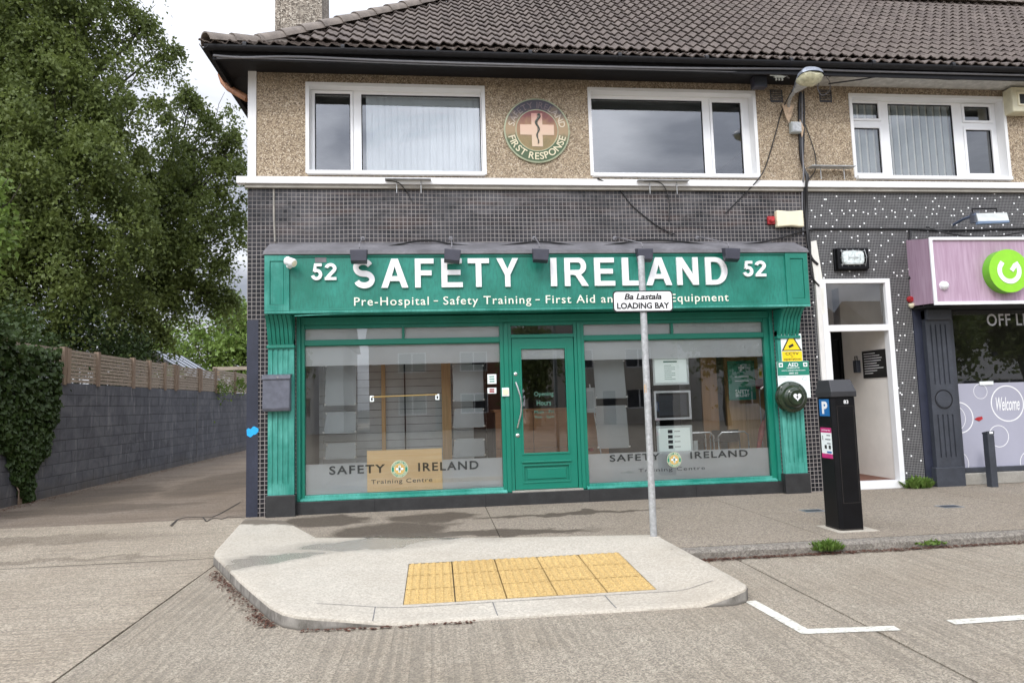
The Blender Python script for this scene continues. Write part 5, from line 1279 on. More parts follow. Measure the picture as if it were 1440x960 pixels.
# junction box and cable bundle on the wall
r = rect(1112, 172, 1126, 187, -.08); t = thing('junction_box', 'small grey junction box hanging on the cables below the street lamp', 'junction box', (r[0], 0, r[2])); box('case', r[0], r[1], -.11, -.02, r[2], r[3], plain('pale_grey_box', (.42, .46, .46), .4, var=.15), t, .01); box('lid', r[0]+.01, r[1]-.01, -.122, -.111, r[2]+.012, r[3]-.012, M['galv'], t, .004)
tag(MB().prism([pt(x, y, -.06) for x, y in ((1125, 168), (1131, 180), (1128, 193), (1124, 180))][::-1], (0, .012, 0)).build('wall_bracket', M['rust']), 'white peeling diamond-shaped plate on the cables beside the junction box', 'bracket')
def cable(pts, r, label, mat='cable', name='cable', sub=6):
    P = [Vector(pt(*p)) for p in pts]; out = []
    for i in range(len(P)-1):                                # Catmull-Rom through the points
        a, b_, c, d_ = P[max(i-1, 0)], P[i], P[i+1], P[min(i+2, len(P)-1)]
        for k in range(sub):
            u = k/sub; out.append(.5*((2*b_)+(c-a)*u+(2*a-5*b_+4*c-d_)*u*u+(3*b_-a-3*c+d_)*u**3))
    out.append(P[-1]); return tag(MB().tube(out, r, 6).build(name, M[mat], smooth=True), label, 'cable')
cable([(1126, 130, -.05), (1124, 150, -.03), (1125, 200, -.02), (1127, 225, -.03), (1134, 248, -.12), (1134, 262, -.12), (1134, 290, -.03), (1135, 330, -.03), (1140, 360, -.03), (1150, 372, -.03)], .022, 'thick black cable running down the wall from the lamp past the alarm box')
cable([(1130, 128, -.05), (1131, 160, -.04), (1130, 205, -.04), (1129, 232, -.05), (1137, 250, -.13), (1131, 266, -.06), (1132, 300, -.03), (1139, 340, -.04), (1141, 385, -.04), (1152, 402, -.04)], .014, 'second black cable beside the thick one, looping down to the white porch frame')
cable([(1128, 132, -.05), (1128, 200, -.03), (1130, 245, -.12), (1128, 270, -.03), (1129, 330, -.02)], .013, 'grey cable clipped beside the thick black cable on the mosaic wall', 'greycable')
cable([(1132, 175, -.04), (1141, 200, -.04), (1147, 222, -.04), (1146, 240, -.05), (1138, 252, -.11)], .008, 'thin black cable looping out to the right below the junction box')
cable([(1118, 120, -.3), (1100, 155, -.03), (1090, 190, -.02), (1078, 230, -.02), (1068, 250, -.12), (1045, 275, -.02), (1020, 300, -.02)], .009, 'thin black cable slanting down leftwards from the lamp across the band')
cable([(840, 251, -.11), (870, 266, -.02), (890, 290, -.02), (925, 318, -.02), (950, 330, -.03)], .009, 'thin black cable drooping over the mosaic above the word IRELAND')
cable([(542, 254, -.11), (560, 257, -.11), (572, 270, -.02), (580, 284, -.02)], .007, 'short thin cable end below the bracket under the blinds window')
cable([(905, 255, -.11), (930, 258, -.12), (940, 280, -.02), (941, 312, -.02)], .007, 'thin cable hanging from the bracket below the dark upper window')
cable([(530, 350, -.12), (560, 344, -.12), (600, 338, -.06), (640, 344, -.1), (690, 347, -.12), (760, 340, -.07), (830, 347, -.12), (905, 338, -.06), (960, 340, -.05), (1010, 346, -.1), (1075, 340, -.06), (1135, 324, -.03), (1160, 322, -.02), (1280, 322, -.02), (1330, 324, -.02), (1440, 321, -.02), (1480, 320, -.02)], .014, 'long black cable draped along the top of the green sign to the next shop')
cable([(300, 78, -.56), (340, 81, -.56), (420, 80, -.56), (560, 86, -.56), (760, 92, -.56), (960, 96, -.56), (1120, 97, -.56), (1200, 100, -.56), (1440, 106, -.56), (1500, 108, -.56)], .017, 'grey cable bundle slung along the front fascia board under the gutter', 'greycable')
cable([(305, 82, -.54), (420, 84, -.54), (640, 92, -.54), (860, 97, -.54), (1075, 103, -.5), (1110, 110, -.3)], .010, 'thin grey cable under the gutter that ends at the insulator', 'greycable')
cable([(1165, 108, -.4), (1190, 104, -.5), (1255, 107, -.5), (1330, 106, -.5), (1440, 110, -.5), (1500, 112, -.5)], .011, 'thin black cable under the right part of the gutter')
cable([(1165, 118, -.3), (1210, 112, -.45), (1262, 104, -.5), (1300, 108, -.5), (1335, 112, -.4), (1390, 109, -.45), (1440, 108, -.5)], .011, 'black cable sagging below the white soffit on the right')
cable([(1152, 115, -.3), (1150, 125, -.3), (1156, 134, -.25), (1166, 128, -.25), (1167, 116, -.3), (1160, 106, -.4)], .006, 'loose grey cable loop hanging right of the lamp head', 'greycable')
cable([(1280, 324, -.02), (1279, 350, -.02), (1281, 385, -.02), (1279, 392, -.02)], .022, 'short thick black cable dropping beside the pink sign')
cable([(1302, 319, -.2), (1337, 329, -.4), (1368, 333, -.45), (1399, 333, -.45), (1440, 326, -.4), (1480, 318, -.4)], .012, 'black cable drooping over the top of the pink sign')
X, Z = at(1093, 106, -.35); t = thing('cable_insulator', 'white porcelain cable insulator under the eaves left of the lamp', 'insulator', (X, -.35, Z))
MB().tube([(X-.12, -.35, Z), (X-.04, -.35, Z), (X-.04, -.35, Z), (X+.1, -.35, Z), (X+.16, -.35, Z)], [.012, .012, .04, .04, .012], 10).build('body', M['paper'], t)
for k in range(3): MB().lathe((X-.02+.05*k, -.35, Z-.02), (0, 0, -1), [(.014, 0), (.014, .06)], 8).build('peg', M['paper'], t)
r = rect(1059, 108, 1078, 123, -.25); t = thing('soffit_floodlight', 'small dark floodlight under the eaves right of the dark upper window', 'floodlight', (r[0], -.25, r[2])); box('housing', r[0], r[1], -.28, -.15, r[2], r[3], M['lampgrey'], t, .012); box('glass_front', r[0]+.02, r[1]-.02, -.288, -.281, r[2]+.02, r[3]-.02, M['slate'], t); MB().tube([(r[1], -.2, r[3]), (r[1]+.05, -.1, r[3]+.08), (r[1]+.05, -.0, r[3]+.1)], .012, 6).build('arm', M['black'], t)
r = rect(1424, 122, 1448, 157, -.2); t = thing('extractor_box', 'cream vent box at the right edge below the gutter', 'vent box', (r[0], 0, r[2])); box('case', r[0], r[1]+.15, -.2, -.001, r[2], r[3], plain('aged_cream', (.62, .58, .42), .5, var=.1), t, .02)
MB().holes(r[0]+.09, r[1]+.1, r[2]+.1, r[3]-.1, [(r[0]+.12, r[1]+.07, r[2]+.13, r[3]-.13)], -.212, -.201).build('grille_frame', M['cream'], t); box('grille', r[0]+.121, r[1]+.07, -.2015, -.2005, r[2]+.131, r[3]-.131, M['ink'], t)
# flat awning brackets fixed to the band
def wbracket(px0, px1, py, drop, label, y=-.16):
    (x0, z0), (x1, z1) = at(px0, py, y), at(px1, py, y); t = thing('shelf_bracket', label, 'bracket', (x0, -.09, z0))
    MB().box(x0, x1, y-.02, -.03, z0-.006, z0+.006).build('plate', M['galv'], t)
    for f in (.25, .78): X = x0+(x1-x0)*f; MB().tube([(X, -.1, z0-.006), (X, -.10, z0-drop)], .007, 6).build('stay', M['galv'], t)
wbracket(541, 606, 251, .2, 'flat metal bracket on the white band under the blinds window'); wbracket(897, 969, 253, .2, 'flat metal bracket on the white band under the dark upper window'); wbracket(1141, 1203, 233, .2, 'thin metal bracket standing on the band left of the striped curtains window')
# blue spray spot on the corner strip
b = MB()
for (px, py, rr_) in ((352, 609, .05), (358, 605, .055), (350, 605, .03)):
    X, Z = at(px, py, 0); b.face([(X+rr_*(1+.1*math.sin(k*2.1))*math.cos(k*math.pi/8), -.0055-.0012*len(b.f), Z+rr_*(1+.12*math.sin(k*1.7))*math.sin(k*math.pi/8)) for k in range(16)])
tag(b.build('spray_mark', M['sprayblue']), 'bright blue spray paint blob on the dark corner strip', 'graffiti')

# ================================================================== WHITE PORCH
t = thing('porch', 'open white framed porch between the green shop and the pink shop', 'porch', (6.7, 0, 0))
MB().holes(6.112, 7.298, .12, 3.318, [(6.20, 7.215, 2.58, 3.25), (6.20, 7.215, .121, 2.48)], -.03, .09).build('frame', M['white'], t, .006)
MB().face([(6.20, .03, 2.58), (7.215, .03, 2.58), (7.215, .03, 3.25), (6.20, .03, 3.25)]).build('fanlight_pane', M['glass'], t)
box('threshold', 6.112, 7.298, -.06, .1, .0, .119, M['white'], t, .01)
box('inner_post', 6.201, 6.228, -.02, .06, .121, 2.479, M['white'], t, .005)
wv = plain('porch_plaster', (.74, .70, .64), .85, var=.07, scale=2)
MB().prism([(7.24, .09, .10), (7.215, 1.25, .10), (7.235, 1.25, .10), (7.29, .09, .10)], (0, 0, 3.3)).build('right_wall', wv, t); box('left_wall', 6.05, 6.11, .1, 1.6, .1, 3.4, wv, t); box('back_wall', 6.05, 7.3, 1.6, 1.66, .1, 3.4, wv, t)
box('floor', 6.05, 7.3, .1, 1.6, .05, .119, M['mat'], t); box('ceiling', 6.05, 7.3, .1, 1.6, 3.4, 3.45, wv, t)
DX0, DX1 = at(1163, 500, 1.25)[0], at(1196, 500, 1.25)[0]
box('inner_jamb', DX1+.005, DX1+.07, 1.18, 1.26, .12, 3.3, M['white'], t, .004)
d_ = bpy.data.objects.new('inner_door', None); COL.objects.link(d_); d_.parent = t; d_.location = (.1, 1.3, .12); d_['label'] = 'black panelled inner door'
MB().holes(DX1-.7, DX1, .12, 2.62, [(DX1-.30, DX1-.20, .3, 1.1), (DX1-.14, DX1-.05, .3, 1.1), (DX1-.30, DX1-.20, 1.3, 2.45), (DX1-.14, DX1-.05, 1.3, 2.45)], 1.25, 1.28).build('leaf', M['black_gloss'], d_); box('panels', DX1-.7, DX1, 1.281, 1.3, .12, 2.62, M['black_gloss'], d_)
MB().lathe((DX1-.03, 1.25, 1.45), (0, -1, 0), [(.02, 0), (.03, .02), (.025, .04)], 12).build('handle', plain('brass_handle', (.5, .3, .1), .3, 1), d_)
# peeling board left of the porch
tag(MB().prism([pt(1138, 340, -.02), pt(1148, 338, -.02), pt(1158, 400, -.03), pt(1160, 440, -.035), pt(1152, 445, -.035), pt(1147, 400, -.03)][::-1], (0, .015, 0)).build('peeling_board', painted('peeling_white_paint', (.66, .64, .58), .5, .7, chip=(.3, .26, .2))), 'narrow peeling white board between the green sign and the porch frame', 'board')
tag(box('porch_side_board', 6.03, 6.108, -.035, .02, .12, 3.3, painted('peeling_white_post', (.68, .66, .62), .35, .6, chip=(.34, .3, .25)), None, .004), 'tall white timber post along the left side of the porch', 'post')
# plaque on the porch wall and key safe
def onwall(px, py):                                         # on the porch's right wall, close to plane x = 7.225
    Y, Z = atx(px, py, 7.222); return Y, Z
Ya, Zt = onwall(1246, 490); Yb, Zb = onwall(1215, 532)
xw = lambda Y: 7.24-(Y-.09)*(.025/1.16)
t = thing('notice_plaque', 'black notice with lines of white writing on the porch wall', 'notice', (xw(Ya), Ya, Zb))
MB().prism([(xw(Ya)-.004, Ya, Zb), (xw(Yb)-.004, Yb, Zb), (xw(Yb)-.004, Yb, Zt), (xw(Ya)-.004, Ya, Zt)], (-.008, 0, 0)).build('sheet', M['ink'], t)
b = MB()
for k in range(9):
    z = Zt-(Zt-Zb)*(.12+.09*k); L_ = (.55, .75, .85, .8, .6, .7, .9, .6, .4)[k]; y0, y1 = Yb+(Ya-Yb)*.08, Yb+(Ya-Yb)*.08+(Ya-Yb)*.84*L_
    b.prism([(xw(y0)-.0135, y0, z), (xw(y1)-.0135, y1, z), (xw(y1)-.0135, y1, z+.011), (xw(y0)-.0135, y0, z+.011)], (-.001, 0, 0))
b.build('writing', M['letter'], t)
Yk, Z = atx(1206, 514, 7.19); X = 7.17; t = thing('key_safe', 'dark key safe on the porch jamb left of the black notice', 'key safe', (X, Yk, Z)); box('body', X-.035, X+.045, Yk-.05, Yk+.05, Z-.12, Z+.09, M['slate'], t, .01); MB().tube([(X, Yk-.03, Z+.09), (X, Yk-.03, Z+.16), (X, Yk+.03, Z+.16), (X, Yk+.03, Z+.09)], .008, 6).build('shackle', M['ink'], t)

# ================================================================== PINK SHOP NEXT DOOR
t = thing('pink_shop_sign', 'pink wood-effect shop sign in a white frame with a round green logo', 'shop sign', (7.6, -.3, 2.84))
px0_, py_ = 7.60, -.58
PT = at(1312, 334, py_)[1]; MB().prism([(7.66, 0, 2.87), (px0_, py_, 2.83), (px0_, py_, PT-.02), (7.66, 0, 3.95)], (.02, 0, 0)).build('side_panel', M['pinkwood'], t)
box('front_panel', px0_+.001, 15.2, py_, py_+.02, 2.85, PT-.04, M['pinkwood'], t)
MB().holes(px0_-.005, 15.2, 2.80, PT, [(px0_+.04, 15.15, 2.85, PT-.045)], py_-.03, py_+.0).build('white_frame', M['upvc'], t, .004)
box('top_board', 7.66, 15.2, py_+.02, .0, PT-.06, PT-.04, M['black'], t); box('underside', 7.66, 15.2, py_+.02, .0, 2.80, 2.83, M['black'], t)
gx, gz = at(1418, 381, -.70)
MB().lathe((gx, py_-.001, gz), (0, -1, 0), [(.335, 0), (.335, .13)], 56).build('logo_drum', M['limeside'], t); MB().lathe((gx, py_-.131, gz), (0, -1, 0), [(.333, 0), (.335, .004), (.335, .006)], 56).build('logo_disc', M['lime'], t)
arcp = [(gx+.165*math.cos(R_(a)), py_-.143, gz+.165*math.sin(R_(a))) for a in range(145, 395, 9)]
b = MB(); cur = [(x, z) for x, y, z in arcp]; cur = [(gx-.105, gz+.135)]+cur[1:]+[(gx+.155, gz+.115), (gx+.06, gz+.0)]
b.prism([(x, py_-.1375, z) for x, z in stroke(cur[:-2]+[(gx+.150, gz+.10)], .072)], (0, -.006, 0)); b.build('logo_letter', M['letter'], t)
MB().prism([(x, py_-.1375, z) for x, z in stroke([(gx+.16, gz+.115), (gx+.10, gz+.085), (gx+.035, gz+.0)], .066)], (0, -.0075, 0)).build('logo_letter_bar', M['letter'], t)
X, Z = at(1330, 401, py_-.05); t2 = thing('sensor_dome', 'small white dome on the pink sign', 'sensor', (X, py_, Z)); MB().lathe((X, py_-.002, Z), (0, -1, 0), [(.062, 0), (.066, .02), (.055, .05), (.03, .072), (.008, .078)], 20).build('dome', M['upvc'], t2, smooth=True); MB().lathe((X, py_-.0, Z), (0, -1, 0), [(.07, 0), (.07, .004)], 20).build('base', M['upvc'], t2)
t = thing('dark_shopfront', 'dark grey painted shopfront with film-covered window under the pink sign', 'shopfront', (7.7, 0, 0))
def dark_pilaster(x0, x1, label=None):
    p = bpy.data.objects.new('pilaster', None); COL.objects.link(p); p.parent = t; p.location = (.3, -.1, 0); w = x1-x0; hs = []
    for k in range(4): c = x0+w*(.2+.2*k); hs += [(c-.013, c+.013, .45, 1.12), (c-.013, c+.013, 1.60, 2.55)]
    MB().holes(x0, x1, .30, 2.8, hs, -.10, -.085).box(x0, x1, -.0849, .05, .3, 2.8).build('shaft', M['slate'], p)
    cx, cz = (x0+x1)/2, 1.36; b = MB(); n = 40
    for k in range(n):
        a, c = 2*math.pi*k/n, 2*math.pi*(k+1)/n; r0, r1 = .135, .155
        b.face([(cx+r*math.cos(q), -.1015, cz+r*math.sin(q)) for r, q in ((r0, a), (r1, a), (r1, c), (r0, c))])
    b.build('medallion_groove', M['black'], p); MB().lathe((cx, -.1005, cz), (0, -1, 0), [(.13, 0), (.125, .008)], 36).build('medallion', M['slate'], p)
    MB().box(x0-.04, x1+.03, -.13, .05, -.02, .298).build('base', M['slate'], p, .01); MB().box(x0+.0, x1-.0, -.16, .05, 2.62, 2.80).build('capital', M['slate'], p, .02)
dark_pilaster(7.80, 8.22); dark_pilaster(13.6, 14.02)
box('return_board', 7.66, 7.799, -.02, .05, .0, 2.83, M['navy'], t)
box('jamb', 8.221, 8.36, .0, .12, .16, 2.84, M['slate'], t, .004); box('head', 8.36, 13.6, .0, .12, 2.78, 2.86, M['black'], t); box('bottom_rail', 8.36, 13.6, .0, .12, .185, .26, M['slate'], t, .004); box('concrete_sill', 8.24, 13.6, -.07, .12, .0, .18, M['conc'], t, .012)
pane(8.36, 13.6, .26, 2.78, .06, 'glass', t)
filmm = plain('lilac_grey_window_film', (.36, .36, .43), .35, var=.04, scale=2)
MB().face([(8.361, .0575, .261), (13.59, .0575, .261), (13.59, .0575, 1.60), (8.361, .0575, 1.60)]).build('window_film', filmm, t)
b = MB()
def circ(px, py, rad, wd=.012, a0=0, a1=360):
    X, Z = at(px, py, .05); n = 48
    for k in range(n):
        a, c = R_(a0+(a1-a0)*k/n), R_(a0+(a1-a0)*(k+1)/n)
        P = [(X+r*math.cos(q), .0545, Z+r*math.sin(q)) for r, q in ((rad, a), (rad+wd, a), (rad+wd, c), (rad, c))]
        if all(p[0] > 8.37 for p in P): b.face(P)
circ(1417, 567, .275, .02); circ(1379, 550, .115, .008); circ(1405, 613, .165, .012); circ(1349, 587, .235, .018); circ(1341, 588, .205, .01); circ(1346, 652, .2, .01, -50, 60); circ(1450, 650, .18, .012); circ(1476, 560, .12, .01); circ(1500, 610, .22, .014)
b.build('white_circles', M['letter'], t)
r = rect(1401, 558, 1434, 577, .05); text('window_lettering', 'Welcome', r, .0545, M['letter'], t, .012, .002, shear=.35)
w_ = at(1440, 450, .05)[0]-at(1388, 450, .05)[0]; x0 = at(1388, 450, .05)[0]; z0, z1 = at(1410, 458, .05)[1], at(1410, 441, .05)[1]
text('window_lettering', 'OFF LICENCE', (x0, x0+w_*2.25, z0, z1), .0545, plain('grey_white_lettering', (.55, .56, .58), .4), t, .012, .002, space=1.08)
x0, x1, z0, z1 = rect(1378, 536, 1397, 541, .04); tag(box('paper_strip', x0, x1, .04, .0535, z0, z1, M['paper'], None), 'white paper strip along the top edge of the lilac window film', 'paper')
X, Z = at(1375, 588, .05); tag(MB().prism([(X-.06, .052, Z-.01), (X+.02, .052, Z-.045), (X+.09, .052, Z-.01), (X+.08, .052, Z+.03), (X, .052, Z+.02)], (0, -.002, 0)).build('torn_sticker', M['rust'] if False else M['red']), 'torn red sticker on the lilac window film above the bollard', 'sticker')
box('shop_back_wall', 7.7, 14, 2.6, 2.7, .1, 2.9, M['dark_int'], t); box('shop_floor', 7.7, 14, .31, 2.6, .05, .1, M['dark_int'], t); box('shop_ceiling', 7.7, 14, .31, 2.6, 2.9, 2.95, M['dark_int'], t)
x0, x1, z0, z1 = rect(1277, 415, 1287, 431, -.05); t = thing('red_alarm_beacon', 'small red beacon on the mosaic at the lower left of the pink sign', 'alarm beacon', (x0, 0, z0)); MB().lathe(((x0+x1)/2, -.001, (z0+z1)/2+.03), (0, -1, 0), [(.05, 0), (.05, .03), (.03, .07)], 16).build('base', M['red'], t); MB().lathe(((x0+x1)/2, -.04, z0+.03), (0, 0, -1), [(.05, -.02), (.045, .02), (.02, .05)], 14).build('lens', M['cream'], t)
# sign lamp over the pink sign
t = thing('pink_sign_lamp', 'blue-grey floodlight on an arm above the pink sign', 'floodlight', pt(1342, 312, 0))
MB().tube([pt(1341, 316, -.02), pt(1355, 308, -.3), pt(1372, 302, -.6)], .022, 8).build('arm', plain('blue_grey_metal', (.10, .13, .2), .4), t)
a, c, e, g_ = pt(1373, 300, -.62), pt(1416, 299, -.62), pt(1419, 310, -.75), pt(1376, 311, -.75)
MB().prism([a, c, e, g_][::-1], (0, .02, -.03)).build('glass_front', plain('lamp_glass', (.5, .52, .5), .15, var=.1), t)
MB().prism([pt(1376, 311, -.76), pt(1420, 310, -.76), pt(1420, 313, -.76), pt(1376, 315, -.76)][::-1], (0, .06, 0)).build('rim', plain('blue_grey_rim', (.14, .2, .3), .4), t, .006)
MB().prism([pt(1370, 298, -.55), pt(1377, 296, -.55), pt(1382, 312, -.72), pt(1371, 313, -.72)][::-1], (0, .1, 0)).build('housing', M['slate'], t, .01)
MB().tube([pt(1368, 300, -.5), pt(1367, 294, -.5), pt(1401, 293, -.5), pt(1401, 298, -.5)], .012, 6).build('yoke', M['black'], t)

# ================================================================== STREET FURNITURE
PXp, PYp = 2.33, -2.79
t = thing('signpost', 'galvanised post with a white loading bay plate in front of the green shop', 'signpost', (PXp, PYp, 0))
MB().tube([(PXp, PYp, -.02), (PXp, PYp, 3.09)], .038, 20).build('post', M['galv'], t, smooth=True); MB().lathe((PXp, PYp, 3.085), (0, 0, 1), [(.041, 0), (.041, .015), (.02, .022)], 18).build('cap', M['galv'], t); MB().lathe((PXp, PYp, 2.03), (0, 0, 1), [(.04, 0), (.0405, .004), (.0405, .008), (.04, .012)], 18).build('seam', M['galv'], t)
MB().lathe((PXp, PYp, .0), (0, 0, 1), [(.075, 0), (.07, .006), (.045, .012)], 16).build('collar', M['build'], t)
sx0, sx1, sz0, sz1 = 1.972, 2.662, 2.465, 2.705; sy = PYp-.048
def rrect(x0, x1, z0, z1, r, y, n=5):
    P = []
    for cx, cz, a0 in ((x1-r, z0+r, -90), (x1-r, z1-r, 0), (x0+r, z1-r, 90), (x0+r, z0+r, 180)): P += [(cx+r*math.cos(R_(a0+90*k/n)), y, cz+r*math.sin(R_(a0+90*k/n))) for k in range(n+1)]
    return P
pl = bpy.data.objects.new('sign_plate', None); COL.objects.link(pl); pl.parent = t; pl.location = (0, -.05, 2.46)
MB().prism(rrect(sx0, sx1, sz0, sz1, .045, sy), (0, .004, 0)).build('plate', M['ink'], pl); MB().prism(rrect(sx0+.014, sx1-.014, sz0+.014, sz1-.014, .034, sy-.0022), (0, .0015, 0)).build('white_face', M['letter'], pl)
text('lettering', 'LOADING BAY', (sx0+.045, sx1-.045, sz0+.035, sz0+.105), sy-.0024, M['ink'], pl, .034, .0012); text('lettering', 'Ba Lastala', (sx0+.13, sx1-.13, sz0+.138, sz0+.207), sy-.0024, M['ink'], pl, .030, .0012, shear=.25)
for z in (2.51, 2.65): MB().lathe((PXp, PYp, z), (0, 0, 1), [(.044, 0), (.044, .02)], 18).build('clip', M['galv'], t)
r = rect(894.5, 563, 900, 572, PYp-.04); MB().face([(PXp-.036, PYp-.0165, 1.57), (PXp-.018, PYp-.0345, 1.57), (PXp-.018, PYp-.0345, 1.66), (PXp-.036, PYp-.0165, 1.66)]).build('sticker_remnant', plain('orange_sticker', (.5, .25, .06), .6, var=.4, scale=60), t)
# parking machine
t = thing('parking_machine', 'tall black parking pay machine on the pavement with blue P panel', 'parking machine', (4.5, -2.85, 0))
bx0, bx1, by0, by1 = 4.37, 4.645, -3.0, -2.70
ch_ = .035
foot = [(bx0+ch_, by0), (bx1-.015, by0), (bx1, by0+.015), (bx1, by1), (bx0, by1), (bx0, by0+ch_)]
MB().prism([(x, y, .02) for x, y in foot], (0, 0, 1.44)).build('body', M['black_gloss'], t, .006)
MB().prism([(x*.999+.004, y+.002, -.0) for x, y in foot], (0, 0, .02)).build('foot', M['soil'], t)
b = MB(); k0 = [(bx0-.012, by0-.015), (bx1+.012, by0-.015), (bx1+.012, by1+.01), (bx0-.012, by1+.01)]
b.v += [(x, y, 1.46) for x, y in k0]+[(x, y, 1.52) for x, y in k0]+[(bx0+.02, by0+.07, 1.655), (bx1+.006, by0+.07, 1.655), (bx1+.006, by1+.0, 1.655), (bx0+.02, by1+.0, 1.655)]
for f in ((3, 2, 1, 0), (0, 1, 5, 4), (1, 2, 6, 5), (2, 3, 7, 6), (3, 0, 4, 7), (4, 5, 9, 8), (5, 6, 10, 9), (6, 7, 11, 10), (7, 4, 8, 11), (8, 9, 10, 11)): b.f.append(f); b.m.append(0)
b.build('lid', plain('dark_grey_plastic', (.022, .022, .024), .5, var=.15), t, .008)
box('plinth_patch', 4.29, 4.76, -3.09, -2.64, -.01, .006, M['build'], t)
def left_panel(nm, y0, y1, z0, z1, mat, out=.002, par=None): return MB().prism([(bx0-out, y0, z0), (bx0-out, y1, z0), (bx0-out, y1, z1), (bx0-out, y0, z1)][::-1], (out*.8, 0, 0)).build(nm, mat, par or t)
left_panel('blue_panel', -2.94, -2.74, 1.25, 1.44, M['blue'], .003)
def left_text(nm, s, y0, y1, z0, z1, mat, out, off=.02):
    vs, fs = text_data(s, off, 1.0); lo, hi = vs.min(0), vs.max(0); b = MB()
    for v in vs: b.v.append((bx0-out-(.001 if v[2] > 0 else 0), y1+(v[0]-lo[0])/(hi[0]-lo[0])*(y0-y1), z0+(v[1]-lo[1])/(hi[1]-lo[1])*(z1-z0)))
    b.f = fs; b.m = [0]*len(fs); return b.build(nm, mat, t)
left_text('letter', 'P', -2.905, -2.795, 1.275, 1.415, M['letter'], .0032, .04)
left_panel('tariff_card', -2.945, -2.735, .78, 1.12, M['paper'], .003); left_panel('card_header', -2.945, -2.735, 1.065, 1.12, M['magenta'], .0042); left_panel('card_footer', -2.945, -2.735, .78, .83, M['magenta'], .0042)
for k in range(3): left_panel('card_print', -2.92, -2.85+.03*(k % 2), 1.03-.045*k, 1.04-.045*k, M['slate'], .0046)
for yy in (-2.90, -2.82): left_panel('card_print', yy-.02, yy+.02, .885, .925, M['ink'], .0046)
left_panel('card_print', -2.775, -2.765, .98, 1.03, M['ink'], .0046); left_text('card_print', 'parking tag', -2.92, -2.76, 1.083, 1.103, M['letter'], .0046, .01); left_panel('card_print', -2.93, -2.84, .838, .858, M['blue'], .0046)
text('number', '83', (4.505, 4.56, 1.385, 1.425), by0-.001, M['letter'], t, .01, .001)
MB().holes(bx0+.05, bx1-.03, .30, 1.36, [(bx0+.053, bx1-.033, .303, 1.357)], by0-.0022, by0-.0002).build('door_seam', M['soil'], t)
# small bollard
t = thing('bollard', 'short dark square bollard in front of the lilac window film', 'bollard', (8.52, -.34, 0))
MB().box(8.455, 8.565, -.40, -.29, -.02, .80).build('post', M['slate'], t, .01)
b = MB(); b.v += [(8.455, -.4, .80), (8.565, -.4, .80), (8.565, -.29, .80), (8.455, -.29, .80), (8.45, -.405, .855), (8.57, -.405, .855), (8.57, -.285, .83), (8.45, -.285, .83)]
for f in ((0, 1, 5, 4), (1, 2, 6, 5), (2, 3, 7, 6), (3, 0, 4, 7), (4, 5, 6, 7)): b.f.append(f); b.m.append(0)
b.build('cap', M['slate'], t, .004); box('reflector', 8.48, 8.54, -.4085, -.4055, .815, .845, M['upvc'], t)

# ================================================================== ALLEY WALL, FENCE
AWX = -7.2
t = thing('alley_wall', 'long dark painted blockwork wall along the left side of the alley', 'wall', (AWX, 8, 0))
WY0, WY1, BH, BL = -3.0, 27.0, .215, .45
box('mortar_core', AWX-.2, AWX-.008, WY0, WY1, -.1, 2.14, plain('dark_painted_mortar', (.055, .057, .065), .85, var=.4, scale=4), t)
bmsh = {}
def blk(L, H):
    k = (round(L, 3), round(H, 3))
    if k not in bmsh:
        o = MB().box(-.03, 0, .0028, L-.0028, .0025, H-.0025).build('block', M['block'], None)
        bm = bmesh.new(); bm.from_mesh(o.data); bmesh.ops.bevel(bm, geom=[e for e in bm.edges], offset=.004, segments=1, affect='EDGES'); bm.to_mesh(o.data); bm.free()
        bmsh[k] = o.data; bpy.data.objects.remove(o)
    return bmsh[k]
cells = []; zc = -.07
for c in range(10):
    y = WY0-(BL/2 if c % 2 else 0)
    while y < WY1:
        y0, y1 = max(y, WY0), min(y+BL, WY1)
        if y1-y0 > .05: cells.append((y0, zc, y1-y0, BH))
        y += BL
    zc += BH+.005
cells.sort(key=lambda c: (0 if c[0] > 1.2 else 1, abs(c[0]-1.4)))
for c in cells[:290]:
    o = bpy.data.objects.new('block', blk(c[2], c[3])); COL.objects.link(o); o.parent = t; o.location = (random.uniform(-.002, .0025), c[0]-8, c[1])
b = MB()
for c in cells[290:]: b.box(AWX-.03, AWX+random.uniform(-.002, .002), c[0]+.004, c[0]+c[2]-.004, c[1]+.004, c[1]+c[3]-.004)
b.build('blockwork', M['block'], t)['kind'] = 'stuff'
box('render_strip', AWX-.01, AWX+.012, 11.6, 11.66, 0, 2.12, M['mortar'], t)
# fence on the wall: panels of horizontal slats between posts
t = thing('timber_fence', 'weathered fence of horizontal slats standing on the alley wall', 'fence', (AWX, 8, 2.14))
posts = [.3, 2.15, 4.06, 5.42, 7.16, 8.1, 9.1, 9.85, 11.8, 13.4, 15.6, 17.6, 19.6, 22, 24.5]
for k, (a, c) in enumerate(zip(posts, posts[1:])):
    hgt = .66 if a < 13 else .74; n = 9
    wd = .10
    MB().box(AWX-.07, AWX+.03, a-wd/2, a+wd/2, 2.10, 2.14+hgt+.04).build('post', M['postwood'], t)
    if k in (2, 7, 8): MB().box(AWX-.02, AWX+.05, a+wd/2+.002, a+wd/2+.11, 2.13, 2.14+hgt+.02).build('batten', M['postwood'], t)
    for q in range(n):
        z = 2.16+q*(hgt/n); MB().box(AWX-.045+.008*(q % 2), AWX-.02+.008*(q % 2), a+wd/2, c-wd/2, z, z+hgt/n-.016).build('slat', M['fencewood'], t)
